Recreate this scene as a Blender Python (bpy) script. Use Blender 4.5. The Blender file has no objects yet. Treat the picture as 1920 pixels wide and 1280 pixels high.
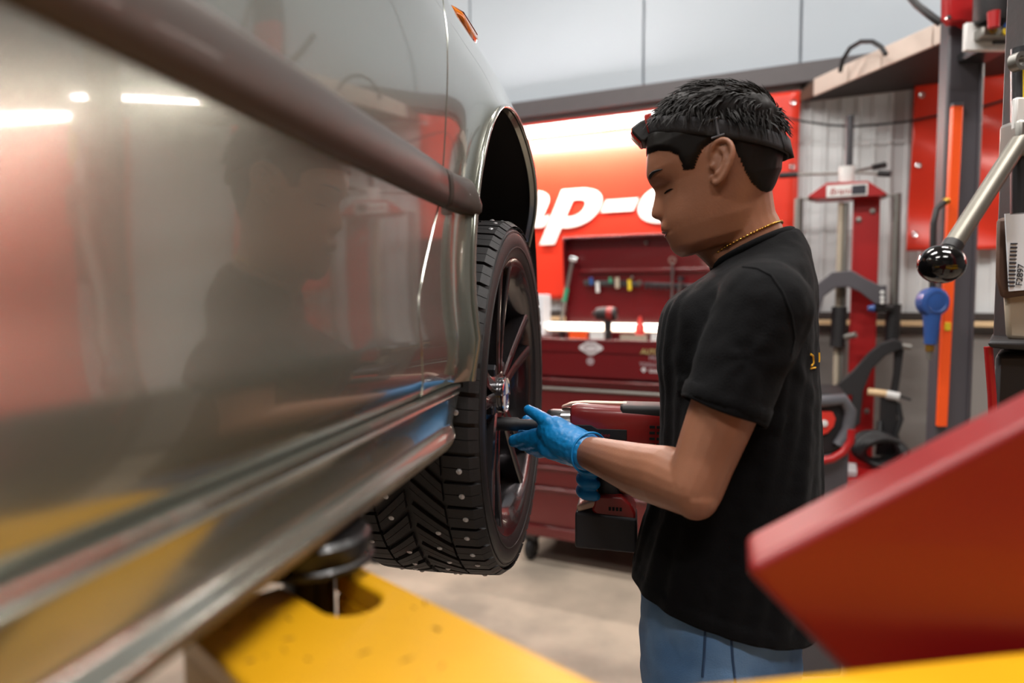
import bpy, bmesh, math, random
import numpy as np
from mathutils import Vector, Matrix, Quaternion, noise

random.seed(7)
C = bpy.context.scene.collection
SC = bpy.context.scene
R = math.radians

# ------------------------------------------------------------------ camera
F = 1280.0                      # focal length in pixels of the 1920x1280 frame
H = 1.42                        # camera height above the floor
TH = math.atan(75.0 / F)        # pitch down (horizon 75 px above the middle)
cam_d = bpy.data.cameras.new('camera')
cam_d.sensor_width = 36.0
cam_d.lens = 36.0 * F / 1920.0
cam_d.clip_start = 0.02
cam_d.dof.use_dof = True
cam_d.dof.focus_distance = 1.12
cam_d.dof.aperture_fstop = 2.2
cam = bpy.data.objects.new('camera', cam_d)
C.objects.link(cam)
cam.location = (0, 0, H)
cam.rotation_euler = (math.pi / 2 - TH, 0, 0)
SC.camera = cam

# ------------------------------------------------------------------ world, exposure
SC.view_settings.view_transform = 'Standard'
SC.view_settings.look = 'None'
SC.view_settings.gamma = 1.0
SC.view_settings.use_curve_mapping = False
SC.view_settings.exposure = 0.3
SC.cycles.use_denoising = True
SC.cycles.max_bounces = 8
SC.cycles.diffuse_bounces = 4
SC.cycles.glossy_bounces = 4
SC.cycles.sample_clamp_indirect = 6.0
w = bpy.data.worlds.new('world')
SC.world = w
w.use_nodes = True
w.node_tree.nodes['Background'].inputs[0].default_value = (0.6, 0.63, 0.68, 1)
w.node_tree.nodes['Background'].inputs[1].default_value = 0.05


def ray(px, py):
    a = (px - 960.0) / F
    b = -(py - 640.0) / F
    return Vector((a, math.cos(TH) + b * math.sin(TH), -math.sin(TH) + b * math.cos(TH)))


def P(px, py, Y):
    d = ray(px, py)
    return Vector((0, 0, H)) + d * (Y / d.y)


def on_z(px, py, z):
    d = ray(px, py)
    return Vector((0, 0, H)) + d * ((z - H) / d.z)


# wall frame: u runs right along the back wall, n points into the room
U = Vector((0.901, -0.434, 0)).normalized()
N = Vector((-U.y * -1, 0, 0))
N = Vector((U.y, -U.x, 0))      # (-.434,-.901)
W0 = Vector((0, 4.4, 0))


def wp(t, d, z):
    return W0 + U * t + N * d + Vector((0, 0, z))


def wall_at(px, py, d):
    r = ray(px, py)
    o = Vector((0, 0, H))
    k = (W0 + N * d - o).dot(N) / r.dot(N)
    p = o + r * k
    return (p - W0).dot(U), p.z      # (t, z)


WROT = math.atan2(U.y, U.x)

# ------------------------------------------------------------------ ceiling lamps (their light; housings are built below)
def area(name, loc, sx, sy, power, col=(1, 1, 1), rot=(0, 0, 0)):
    d = bpy.data.lights.new(name, 'AREA')
    d.shape = 'RECTANGLE'
    d.size = sx
    d.size_y = sy
    d.energy = power
    d.color = col
    o = bpy.data.objects.new(name, d)
    C.objects.link(o)
    o.location = loc
    o.rotation_euler = rot
    return o


CEIL = 4.3
# (t, d, power) in the wall frame, each a long ceiling lamp parallel to the wall
CEIL_LAMPS = [(-1.6, 1.3, 24), (0.6, 1.3, 24), (2.8, 1.3, 30), (-1.6, 3.3, 30), (0.6, 3.3, 70), (2.8, 3.3, 70), (0.6, 5.6, 46), (2.8, 5.6, 46), (-1.6, 5.6, 24)]
for (t_, d_, p_) in CEIL_LAMPS:
    area('ceiling_lamp_light', wp(t_, d_, CEIL - 0.115), 1.2, 0.12, p_, (1.0, 0.97, 0.93), (0, 0, WROT))

# ------------------------------------------------------------------ materials
def lin(c):
    if isinstance(c, str):
        c = tuple(int(c[i:i + 2], 16) / 255 for i in (0, 2, 4))
    return tuple((x / 12.92 if x <= 0.04045 else ((x + 0.055) / 1.055) ** 2.4) for x in c)


MATS = {}


def mat(name, col, rough=0.5, metal=0.0, var=0.0, scale=20.0, bump=0.0, bscale=80.0, coat=0.0, emit=0.0, ecol=None, alpha=None, trans=0.0, col2=None, stretch=None, sheen=0.0, sss=0.0, rvar=0.0, spec=0.5):
    m = bpy.data.materials.new(name)
    m.use_nodes = True
    nt = m.node_tree
    b = nt.nodes['Principled BSDF']
    c = lin(col)
    b.inputs['Base Color'].default_value = (*c, 1)
    b.inputs['Roughness'].default_value = rough
    b.inputs['Metallic'].default_value = metal
    b.inputs['Specular IOR Level'].default_value = spec
    b.inputs['Coat Weight'].default_value = coat
    b.inputs['Coat Roughness'].default_value = 0.04
    b.inputs['Transmission Weight'].default_value = trans
    b.inputs['Sheen Weight'].default_value = sheen
    if sss:
        b.inputs['Subsurface Weight'].default_value = sss
        b.inputs['Subsurface Radius'].default_value = (0.012, 0.005, 0.003)
        b.inputs['Subsurface Scale'].default_value = 0.6
    if emit:
        b.inputs['Emission Color'].default_value = (*lin(ecol or col), 1)
        b.inputs['Emission Strength'].default_value = emit
    tc = nt.nodes.new('ShaderNodeTexCoord')
    mp = nt.nodes.new('ShaderNodeMapping')
    nt.links.new(tc.outputs['Object'], mp.inputs[0])
    if stretch:
        mp.inputs['Scale'].default_value = stretch
    nz = nt.nodes.new('ShaderNodeTexNoise')
    nz.inputs['Scale'].default_value = scale
    nz.inputs['Detail'].default_value = 6
    nt.links.new(mp.outputs[0], nz.inputs['Vector'])
    if var or col2:
        mx = nt.nodes.new('ShaderNodeMix')
        mx.data_type = 'RGBA'
        if col2:
            c2 = lin(col2)
            cr = nt.nodes.new('ShaderNodeValToRGB')
            cr.color_ramp.elements[0].position = 0.42
            cr.color_ramp.elements[1].position = 0.66
            nt.links.new(nz.outputs[0], cr.inputs[0])
            nt.links.new(cr.outputs[0], mx.inputs[0])
            mx.inputs[6].default_value = (*c, 1)
            mx.inputs[7].default_value = (*c2, 1)
        else:
            nt.links.new(nz.outputs[0], mx.inputs[0])
            mx.inputs[6].default_value = (*[max(0, x * (1 - var)) for x in c], 1)
            mx.inputs[7].default_value = (*[min(1, x * (1 + var)) for x in c], 1)
        nt.links.new(mx.outputs[2], b.inputs['Base Color'])
    if rvar:
        mr = nt.nodes.new('ShaderNodeMapRange')
        mr.inputs['To Min'].default_value = max(0.02, rough - rvar)
        mr.inputs['To Max'].default_value = min(1, rough + rvar)
        nt.links.new(nz.outputs[0], mr.inputs['Value'])
        nt.links.new(mr.outputs[0], b.inputs['Roughness'])
    if bump:
        bn = nt.nodes.new('ShaderNodeTexNoise')
        bn.inputs['Scale'].default_value = bscale
        bn.inputs['Detail'].default_value = 4
        nt.links.new(mp.outputs[0], bn.inputs['Vector'])
        bp = nt.nodes.new('ShaderNodeBump')
        bp.inputs['Strength'].default_value = bump
        bp.inputs['Distance'].default_value = 0.004
        nt.links.new(bn.outputs[0], bp.inputs['Height'])
        nt.links.new(bp.outputs[0], b.inputs['Normal'])
    MATS[name] = m
    return m


# room
mat('floor', 'b5a594', 0.42, var=0.16, scale=2.2, bump=0.08, bscale=30, col2='8f8477', rvar=0.15)
mat('wall_grey', 'a3abb3', 0.45, var=0.05, scale=1.5)
mat('wall_side', '6d6f70', 0.6, var=0.08, scale=1.5)
mat('wall_white', 'cfd1d2', 0.4, var=0.05, scale=3)
mat('wainscot', '85807c', 0.6, var=0.15, scale=2)
mat('ceiling', '6f6e6a', 0.8, var=0.04)
mat('beam', '4a4446', 0.45, var=0.1)
mat('wood_cream', 'd8b98f', 0.5, var=0.12, scale=12, stretch=(1, 8, 8))
mat('dark_wood', '2d2624', 0.6, var=0.2)
mat('cream', 'd9c9bd', 0.5, var=0.05)
mat('lamp_white', 'e8e8e4', 0.4)
mat('lamp_glow', 'ffffff', 0.4, emit=6.0, ecol='fff4e8')
mat('tube_glow', 'ffffff', 0.4, emit=170.0, ecol='fff3ea')
mat('tube_glow_soft', 'ffffff', 0.4, emit=45.0, ecol='fff3ea')
mat('bar_glow', 'ffffff', 0.4, emit=3.2, ecol='ffe9cf')
mat('banner', 'd23420', 0.3, var=0.08, scale=4)
mat('banner_white', 'efe9e4', 0.35)
# car
mat('paint', '8f9187', 0.21, 0.7, coat=1.0, bump=0.012, bscale=900, var=0.03, scale=600)
mat('moulding', '4d433e', 0.45, 0.25, coat=0.1)
mat('paint_dirty', '837a6a', 0.62, 0.1, col2='5e5448', scale=28, bump=0.35, bscale=160, stretch=(1, 0.35, 1))
mat('black_plastic', '151415', 0.45, bump=0.05)
mat('liner', '0d0b0c', 0.8)
mat('rubber', '1d1b1c', 0.62, bump=0.12, bscale=220, var=0.2, scale=30)
mat('rubber_side', '1a1818', 0.5, bump=0.05, bscale=120, var=0.25, scale=16)
mat('rim', '4c484a', 0.22, 0.9, coat=0.5, var=0.1, scale=25)
mat('rim_dark', '1a181a', 0.4, 0.6)
mat('stud', 'c6c6c8', 0.35, 0.7)
mat('chrome', 'd6d6d8', 0.16, 1.0)
mat('steel', '8f8d88', 0.42, 0.85, var=0.1)
mat('steel_dark', '4a4a4d', 0.35, 0.8, var=0.1)
mat('amber', 'e07a12', 0.1, 0.0, coat=1.0, var=0.25, scale=60)
mat('amber_dark', '6b2c06', 0.2)
mat('glass_dark', '1b2022', 0.06, 0.0, coat=1.0)
mat('roundel_blue', '3a6ea8', 0.2, coat=1.0)
# lift
mat('yellow', 'cf9811', 0.38, var=0.14, scale=9, bump=0.04, bscale=60, coat=0.15)
mat('yellow_dirty', 'c99c1e', 0.55, col2='6e5a28', scale=18, bump=0.3, bscale=90)
mat('scratch', '3d2a12', 0.8)
mat('lift_red', '7c080b', 0.45, var=0.1, scale=8, coat=0.1)
mat('pad_black', '0d0b0c', 0.4, bump=0.1, bscale=120, coat=0.05)
mat('knob_black', '0b0a0b', 0.12, coat=0.5)
mat('lever', '77736a', 0.45, 0.7, var=0.15, scale=30)
# person
mat('skin', '92624a', 0.5, var=0.12, scale=25, bump=0.06, bscale=300, sss=0.15)
mat('hair', '100b09', 0.55, var=0.4, scale=50, spec=0.22)
mat('shirt', '08080a', 0.85, var=0.25, scale=14, bump=0.25, bscale=500, sheen=0.03, spec=0.12)
mat('denim', '547cab', 0.85, col2='6f95bf', scale=9, bump=0.35, bscale=700)
mat('denim_seam', '2a4568', 0.85)
mat('glove', '0d83c6', 0.4, var=0.12, scale=40, bump=0.12, bscale=160)
mat('gold', 'd9a94e', 0.22, 1.0)
mat('strap', '232124', 0.8, bump=0.2, bscale=600)
mat('grey_plastic', '55555a', 0.4)
mat('lamp_red', 'a32018', 0.35)
mat('print_yellow', 'e3a91c', 0.6)
mat('shoe', '1b1b1d', 0.6)
mat('lip', '6a3a30', 0.45)
# tools
mat('chest_red', '5c0b11', 0.25, var=0.06, scale=6, coat=0.6)
mat('chest_dark', '4a0b10', 0.35, coat=0.3)
mat('tool_red', '8e1d1c', 0.35, var=0.12, scale=30, coat=0.2)
mat('tool_black', '1c1a1c', 0.55, bump=0.08)
mat('battery', '2a282c', 0.6, bump=0.08)
mat('tool_pale', 'cfae98', 0.4)
mat('blue_tool', '284a86', 0.35, var=0.1)
mat('orange', 'f0561c', 0.4, emit=0.0)
mat('paper', 'd7dbe0', 0.5)
mat('ink', '2a2a33', 0.6)
mat('box_brown', '5a4236', 0.6)
mat('post', '4a474c', 0.45, var=0.08, scale=5)
mat('press_red', 'a01214', 0.4, var=0.08, scale=6)
mat('red_bright', 'd2352a', 0.4)
mat('green', '2f8a6a', 0.4)
mat('yellow_tool', 'd6b92a', 0.4)
mat('beige', 'a89c8a', 0.5)
mat('brass', 'b08a3c', 0.3, 0.9)
mat('white_plastic', 'd8d8d6', 0.4)
mat('cable', '141315', 0.5)
mat('sticker_light', 'b9b4b6', 0.5)
mat('sticker_mid', '8d7c80', 0.5)
mat('sticker_olive', '9a935f', 0.5)


# ------------------------------------------------------------------ mesh helpers
class MB:
    def __init__(s):
        s.v = []
        s.f = []

    def add(s, vs, fs):
        o = len(s.v)
        s.v += [tuple(x) for x in vs]
        s.f += [tuple(i + o for i in f) for f in fs]
        return s

    def box(s, c, size, rot=None):
        hx, hy, hz = [x / 2 for x in size]
        vs = [Vector((x, y, z)) for x in (-hx, hx) for y in (-hy, hy) for z in (-hz, hz)]
        if rot is not None:
            vs = [rot @ v for v in vs]
        c = Vector(c)
        return s.add([v + c for v in vs], [(0, 1, 3, 2), (4, 6, 7, 5), (0, 4, 5, 1), (2, 3, 7, 6), (0, 2, 6, 4), (1, 5, 7, 3)])

    def cyl(s, p0, p1, r0, r1=None, n=16, cap=True):
        r1 = r0 if r1 is None else r1
        return s.tube([p0, p1], [r0, r1], n, cap)

    def tube(s, pts, rad, n=12, cap=True, closed=False):
        pts = [Vector(p) for p in pts]
        if not isinstance(rad, (list, tuple)):
            rad = [rad] * len(pts)
        m = len(pts)
        up = None
        rings = []
        for i, p in enumerate(pts):
            if closed:
                d = pts[(i + 1) % m] - pts[i - 1]
            else:
                d = pts[min(i + 1, m - 1)] - pts[max(i - 1, 0)]
            d.normalize()
            if up is None:
                up = Vector((0, 0, 1)) if abs(d.z) < 0.9 else Vector((1, 0, 0))
            a = d.cross(up)
            a.normalize()
            b = a.cross(d)
            up = b
            rings.append([p + (a * math.cos(2 * math.pi * k / n) + b * math.sin(2 * math.pi * k / n)) * rad[i] for k in range(n)])
        vs = [q for r_ in rings for q in r_]
        fs = []
        for i in range(m if closed else m - 1):
            j = (i + 1) % m
            for k in range(n):
                l = (k + 1) % n
                fs.append((i * n + k, i * n + l, j * n + l, j * n + k))
        if cap and not closed:
            fs.append(tuple(range(n))[::-1])
            fs.append(tuple((m - 1) * n + k for k in range(n)))
        return s.add(vs, fs)

    def sphere(s, c, r, rot=None, nu=16, nv=10):
        c = Vector(c)
        if not isinstance(r, (list, tuple)):
            r = (r, r, r)
        vs = []
        for j in range(1, nv):
            ph = math.pi * j / nv
            for i in range(nu):
                th = 2 * math.pi * i / nu
                vs.append(Vector((r[0] * math.sin(ph) * math.cos(th), r[1] * math.sin(ph) * math.sin(th), r[2] * math.cos(ph))))
        vs += [Vector((0, 0, r[2])), Vector((0, 0, -r[2]))]
        if rot is not None:
            vs = [rot @ v for v in vs]
        fs = []
        for j in range(nv - 2):
            for i in range(nu):
                k = (i + 1) % nu
                fs.append((j * nu + i, (j + 1) * nu + i, (j + 1) * nu + k, j * nu + k))
        t = len(vs) - 2
        for i in range(nu):
            k = (i + 1) % nu
            fs.append((t, i, k))
            fs.append((t + 1, (nv - 2) * nu + k, (nv - 2) * nu + i))
        return s.add([v + c for v in vs], fs)

    def lathe(s, prof, c, axis=(0, 0, 1), n=32, closed=False):
        """prof: list of (radius, height along axis)"""
        ax = Vector(axis).normalized()
        a = ax.orthogonal().normalized()
        b = ax.cross(a)
        c = Vector(c)
        vs = []
        for (r_, h_) in prof:
            for k in range(n):
                th = 2 * math.pi * k / n
                vs.append(c + ax * h_ + (a * math.cos(th) + b * math.sin(th)) * r_)
        fs = []
        m = len(prof)
        for i in range(m if closed else m - 1):
            j = (i + 1) % m
            for k in range(n):
                l = (k + 1) % n
                fs.append((i * n + k, i * n + l, j * n + l, j * n + k))
        if not closed:
            if prof[0][0] > 1e-6:
                fs.append(tuple(range(n))[::-1])
            if prof[-1][0] > 1e-6:
                fs.append(tuple((m - 1) * n + k for k in range(n)))
        return s.add(vs, fs)

    def prism(s, poly, off):
        """poly: list of 3-D points (one plane), extruded by the vector off"""
        off = Vector(off)
        n = len(poly)
        vs = [Vector(p) for p in poly] + [Vector(p) + off for p in poly]
        fs = [tuple(range(n))[::-1], tuple(range(n, 2 * n))]
        for i in range(n):
            j = (i + 1) % n
            fs.append((i, j, n + j, n + i))
        return s.add(vs, fs)

    def grid(s, G, close_u=False):
        """G[i][j] points"""
        m, n = len(G), len(G[0])
        vs = [p for row in G for p in row]
        fs = []
        for i in range(m if close_u else m - 1):
            k = (i + 1) % m
            for j in range(n - 1):
                fs.append((i * n + j, k * n + j, k * n + j + 1, i * n + j + 1))
        return s.add(vs, fs)

    def mesh(s, name, m=None, smooth=35, fix=True):
        me = bpy.data.meshes.new(name)
        me.from_pydata([tuple(v) for v in s.v], [], s.f)
        me.validate()
        if fix:
            bm = bmesh.new()
            bm.from_mesh(me)
            bmesh.ops.recalc_face_normals(bm, faces=bm.faces)
            bm.to_mesh(me)
            bm.free()
        if smooth is not None:
            me.polygons.foreach_set('use_smooth', [True] * len(me.polygons))
            me.set_sharp_from_angle(angle=R(smooth))
        if m:
            me.materials.append(MATS[m])
        return me

    def build(s, name, m, parent=None, bevel=0.0, smooth=35, solid=0.0, subsurf=0, segs=2, fix=True):
        o = bpy.data.objects.new(name, s.mesh(name, m, smooth, fix))
        C.objects.link(o)
        if parent is not None:
            o.parent = parent
            if parent.get('world_verts'):
                o.matrix_parent_inverse = Matrix.Translation(-Vector(parent.location))
        if solid:
            md = o.modifiers.new('s', 'SOLIDIFY')
            md.thickness = solid
            md.offset = 0
        if bevel:
            md = o.modifiers.new('b', 'BEVEL')
            md.width = bevel
            md.segments = segs
            md.limit_method = 'ANGLE'
            md.angle_limit = R(40)
            md.harden_normals = False
        if subsurf:
            md = o.modifiers.new('u', 'SUBSURF')
            md.levels = subsurf
            md.render_levels = subsurf
        return o


def tag(o, label, cat, group=None, kind=None):
    o['label'] = label
    o['category'] = cat
    if group:
        o['group'] = group
    if kind:
        o['kind'] = kind
    return o


def thing(name, label, cat, loc, group=None, rotz=0.0):
    """Empty at a thing's base. Meshes built under it use world coordinates when rotz is None."""
    o = bpy.data.objects.new(name, None)
    C.objects.link(o)
    o.location = loc
    o.empty_display_size = 0.1
    if rotz is None:
        o['world_verts'] = 1
    else:
        o.rotation_euler = (0, 0, rotz)
    tag(o, label, cat, group)
    return o


def struct(o, label=None, cat=None):
    o['kind'] = 'structure'
    if label:
        o['label'] = label
        o['category'] = cat or 'room'
    return o


def text_mesh(name, body, size, m, parent=None, mw=None, shear=0.0, offset=0.0, extrude=0.001, spacing=1.0, align='LEFT'):
    cu = bpy.data.curves.new(name, 'FONT')
    cu.body = body
    cu.size = size
    cu.shear = shear
    cu.offset = offset
    cu.extrude = extrude
    cu.space_character = spacing
    cu.align_x = align
    tmp = bpy.data.objects.new(name, cu)
    C.objects.link(tmp)
    dg = bpy.context.evaluated_depsgraph_get()
    me = bpy.data.meshes.new_from_object(tmp.evaluated_get(dg))
    bpy.data.objects.remove(tmp)
    bpy.data.curves.remove(cu)
    me.name = name
    if mw is not None:
        me.transform(mw)
    me.materials.clear()
    me.materials.append(MATS[m])
    o = bpy.data.objects.new(name, me)
    C.objects.link(o)
    if parent is not None:
        o.parent = parent
        if parent.get('world_verts'):
            o.matrix_parent_inverse = Matrix.Translation(-Vector(parent.location))
    return o


def frame_matrix(origin, x, y):
    """4x4 whose local x, y axes are given world directions (text lies in x-y, faces x cross y)"""
    x = Vector(x).normalized()
    y = Vector(y).normalized()
    z = x.cross(y).normalized()
    y = z.cross(x)
    m = Matrix((x, y, z)).transposed().to_4x4()
    m.translation = Vector(origin)
    return m


def remesh(mb, voxel, smooth_it=4, fac=0.5):
    """union of overlapping closed shells -> one continuous smooth mesh"""
    me = mb.mesh('tmp', None, None)
    o = bpy.data.objects.new('tmp', me)
    C.objects.link(o)
    md = o.modifiers.new('r', 'REMESH')
    md.mode = 'VOXEL'
    md.voxel_size = voxel
    md.adaptivity = 0.0
    if smooth_it:
        ms = o.modifiers.new('s', 'SMOOTH')
        ms.factor = fac
        ms.iterations = smooth_it
    dg = bpy.context.evaluated_depsgraph_get()
    r = bpy.data.meshes.new_from_object(o.evaluated_get(dg))
    bpy.data.objects.remove(o)
    bpy.data.meshes.remove(me)
    return r


def link_mesh(name, me, m, parent=None, smooth=True):
    me.name = name
    me.materials.clear()
    me.materials.append(MATS[m])
    if smooth:
        me.polygons.foreach_set('use_smooth', [True] * len(me.polygons))
    o = bpy.data.objects.new(name, me)
    C.objects.link(o)
    if parent is not None:
        o.parent = parent
        if parent.get('world_verts'):
            o.matrix_parent_inverse = Matrix.Translation(-Vector(parent.location))
    return o


def lerp(a, b, t):
    return a + (b - a) * t


def smoothstep(a, b, x):
    t = min(1.0, max(0.0, (x - a) / (b - a)))
    return t * t * (3 - 2 * t)


def pchip(xs, ys, x):
    """monotone-ish cubic interpolation"""
    xs = np.asarray(xs, float)
    ys = np.asarray(ys, float)
    x = np.clip(np.asarray(x, float), xs[0], xs[-1])
    h = np.diff(xs)
    d = np.diff(ys) / h
    m = np.zeros(len(xs))
    m[0], m[-1] = d[0], d[-1]
    for i in range(1, len(xs) - 1):
        if d[i - 1] * d[i] <= 0:
            m[i] = 0
        else:
            w1, w2 = 2 * h[i] + h[i - 1], h[i] + 2 * h[i - 1]
            m[i] = (w1 + w2) / (w1 / d[i - 1] + w2 / d[i])
    i = np.clip(np.searchsorted(xs, x) - 1, 0, len(xs) - 2)
    t = (x - xs[i]) / h[i]
    return ((1 + 2 * t) * (1 - t) ** 2 * ys[i] + t * (1 - t) ** 2 * h[i] * m[i] + t * t * (3 - 2 * t) * ys[i + 1] + t * t * (t - 1) * h[i] * m[i + 1])

# ================================================================== ROOM
T0, T1, D1 = -5.2, 6.4, 9.0
WM = Matrix.Rotation(WROT, 3, 'Z')

mb = MB()
mb.grid([[wp(lerp(T0, T1, i / 8), lerp(0, D1, j / 8), 0) for j in range(9)] for i in range(9)])
fl = mb.build('floor', 'floor', smooth=None)
mb2 = MB()
struct(fl, 'beige polished concrete floor with dark stains', 'floor')
mb = MB()
mb.box(wp((T0 + T1) / 2, D1 / 2, CEIL + 0.05), (T1 - T0, D1, 0.1), WM)
struct(mb.build('ceiling', 'ceiling', smooth=None), 'plain pale workshop ceiling', 'ceiling')
mb = MB()
mb.box(wp(T0 - 0.05, D1 / 2, CEIL / 2), (0.1, D1, CEIL), WM)
struct(mb.build('wall_left', 'wall_side', smooth=None), 'plain grey side wall of the workshop', 'wall')
mb = MB()
mb.box(wp(T1 + 0.05, D1 / 2, CEIL / 2), (0.1, D1, CEIL), WM)
struct(mb.build('wall_right', 'wall_side', smooth=None), 'plain grey wall past the machines', 'wall')
mb = MB()
mb.box(wp((T0 + T1) / 2, D1 + 0.05, CEIL / 2), (T1 - T0, 0.1, CEIL), WM)
struct(mb.build('wall_front', 'wall_side', smooth=None), 'plain grey wall behind the lift bay', 'wall')

# back wall: upper smooth sheets, dark beam, corrugated white sheet, grey wainscot under a cream wooden cap
_, zb1 = wall_at(960, 201, 0.0)       # beam top
_, zb0 = wall_at(960, 232, 0.0)       # beam bottom
_, zc = wall_at(1700, 604, 0.04)      # cap height
wallE = MB()
wallE.box(wp((T0 + T1) / 2, -0.06, CEIL / 2), (T1 - T0, 0.08, CEIL), WM)
wb = wallE.build('wall_back', 'wall_grey', smooth=None)
struct(wb, 'back wall with pale grey upper sheets', 'wall')
# upper sheets: separate panels with narrow seams
seams = [T0] + [wall_at(px, 60, 0)[0] for px in (432, 882, 1208, 1502)] + [3.6, 4.9, T1]
for a, b in zip(seams[:-1], seams[1:]):
    m_ = MB()
    m_.box(wp((a + b) / 2, -0.005, (zb1 + CEIL) / 2), (b - a - 0.012, 0.03, CEIL - zb1), WM)
    m_.build('wall_panel', 'wall_grey', wb, bevel=0.003, smooth=None)
# corrugated lower sheet: ribs
G = []
x = T0
pr = 0.075
prof = [(0.0, 0.0), (0.30, 0.0), (0.42, 0.012), (0.58, 0.012), (0.70, 0.0)]
cols = []
while x < T1:
    for (q, hgt) in prof:
        cols.append((x + q * pr, hgt))
    x += pr
G = [[wp(a, 0.0 + h_, z) for z in (zc, zb0 + 0.03)] for (a, h_) in cols]
m_ = MB()
m_.grid(G)
m_.build('corrugated_sheet', 'wall_white', wb, smooth=20)
m_ = MB()
m_.box(wp((T0 + T1) / 2, 0.012, zb0 - .03), (T1 - T0, 0.03, .10), WM)
m_.build('flashing', 'wall_white', wb, smooth=None)
m_ = MB()
m_.box(wp((T0 + T1) / 2, 0.0, zc / 2 - 0.03), (T1 - T0, 0.05, zc - 0.06), WM)
m_.build('wainscot', 'wainscot', wb, smooth=None)
m_ = MB()
m_.box(wp((T0 + T1) / 2, 0.03, (zb0 + zb1) / 2), (T1 - T0, 0.12, zb1 - zb0), WM)
struct(m_.build('trim_1', 'beam', bevel=0.006), 'dark steel beam across the back wall', 'beam')
m_ = MB()
m_.box(wp((T0 + T1) / 2, 0.05, zc - 0.005), (T1 - T0, 0.09, 0.026), WM)
struct(m_.build('trim_2', 'wood_cream', bevel=0.004), 'cream wooden ledge along the back wall', 'ledge')
m_ = MB()
m_.box(wp((T0 + T1) / 2, 0.02, zc + 0.03), (T1 - T0, 0.05, 0.036), WM)
struct(m_.build('trim_3', 'dark_wood', bevel=0.003), 'dark batten just above the cream ledge', 'batten')
m_ = MB()
m_.box(wp((T0 + T1) / 2, 0.035, 0.05), (T1 - T0, 0.03, 0.1), WM)
struct(m_.build('baseboard_back', 'beam', bevel=0.003), 'dark baseboard of the back wall', 'baseboard')

# ceiling lamps: housing + diffuser
for i, (t_, d_, p_) in enumerate(CEIL_LAMPS):
    e = thing('ceiling_lamp', 'long white ceiling lamp with a glowing diffuser', 'lamp', wp(t_, d_, CEIL), 'long ceiling lamps', None)
    m_ = MB()
    m_.box(wp(t_, d_, CEIL - 0.045), (1.26, 0.17, 0.09), WM)
    m_.build('housing', 'lamp_white', e, bevel=0.01)
    m_ = MB()
    m_.box(wp(t_, d_, CEIL - 0.097), (1.2, 0.12, 0.014), WM)
    m_.build('diffuser', 'lamp_glow', e, bevel=0.004)


# banners -----------------------------------------------------------
def banner(name, label, t0, t1, z0, z1, d, amp, seed, parent=None, lean=0.0, fold=0.0):
    e = thing(name, label, 'banner', wp((t0 + t1) / 2, d, z0), None, None)
    nx, nz = 60, 40
    G = []
    for i in range(nx + 1):
        row = []
        for j in range(nz + 1):
            a, b = i / nx, j / nz
            t = lerp(t0, t1, a)
            z = lerp(z0, z1, b)
            q = noise.noise(Vector((t * 1.7 + seed, z * 1.7, seed))) * amp
            q += fold * math.sin((t * 2.6 + z * 5.2) * 2.4 + seed) * (0.4 + 0.6 * noise.noise(Vector((t * 3, z * 3, 4 + seed))))
            row.append(wp(t + lean * (z - z0), d + q, z))
        G.append(row)
    m_ = MB()
    m_.grid(G)
    m_.build('cloth', 'banner', e, smooth=80, solid=0.003)
    # hems and eyelets
    for tt in (t0 + 0.03, t1 - 0.03):
        k = 0
        zz = z1 - 0.06
        while zz > z0 + 0.05:
            g = MB()
            g.lathe([(0.006, 0.0), (0.013, 0.0), (0.014, 0.004), (0.011, 0.006), (0.006, 0.004)], wp(tt + lean * (zz - z0), d + 0.004 + amp * 0.5, zz), N, 14, closed=True)
            g.build('eyelet', 'chrome', e)
            zz -= 0.33
    return e


ta, _ = wall_at(560, 400, 0.05)
tb, zt = wall_at(1500, 190, 0.05)
_, zbt = wall_at(1100, 545, 0.05)
ban = banner('banner', 'red banner with large white lettering hanging behind the tool chest', ta, tb, zbt - 0.05, zb0 - 0.03, 0.06, 0.006, 1.0)
# lettering: the hyphen word spans the banner; measured from the letters a, p, hyphen, o
tA, zA = wall_at(1003, 424, 0.075)      # baseline
tP, _ = wall_at(1128, 432, 0.075)
_, zX = wall_at(1060, 350, 0.075)
xh = (zX - zA)
size = xh / 0.52
txt = text_mesh('lettering', 'Snap-on', size, 'banner_white', ban, None, shear=0.32, offset=size * 0.034, extrude=0.001, spacing=1.05)
me = txt.data
xs = [v.co.x for v in me.vertices]
# place so that the p of the word ends where the photo has it
cu = bpy.data.curves.new('m', 'FONT')
cu.body = 'Snap'
cu.size = size
cu.shear = 0.32
cu.offset = size * 0.034
cu.space_character = 1.05
tmp = bpy.data.objects.new('m', cu)
C.objects.link(tmp)
dg = bpy.context.evaluated_depsgraph_get()
mm = bpy.data.meshes.new_from_object(tmp.evaluated_get(dg))
wsn = max(v.co.x for v in mm.vertices)
bpy.data.objects.remove(tmp)
bpy.data.meshes.remove(mm)
STR = 1.42
me.transform(Matrix.Diagonal((STR, 1, 1, 1)))
me.transform(frame_matrix(wp(tP - wsn * STR, 0.072, zA), U, (0, 0, 1)))

tc0, zt2 = wall_at(1708, 178, 0.07)
tc1, _ = wall_at(1905, 178, 0.07)
_, zb2 = wall_at(1760, 470, 0.07)
banner('banner', 'creased red banner hanging behind the grey steel post', tc0, tc1 + 0.1, zb2, zb0 - 0.08, 0.10, 0.035, 5.0, None, 0.015, 0.045)
# a further banner and lamp along the wall, seen mirrored in the car door
banner('banner', 'wide red banner over the second tool cabinet', 3.3, 5.9, 1.55, zb0 - 0.05, 0.06, 0.02, 9.0, None, 0, 0.012)


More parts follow.
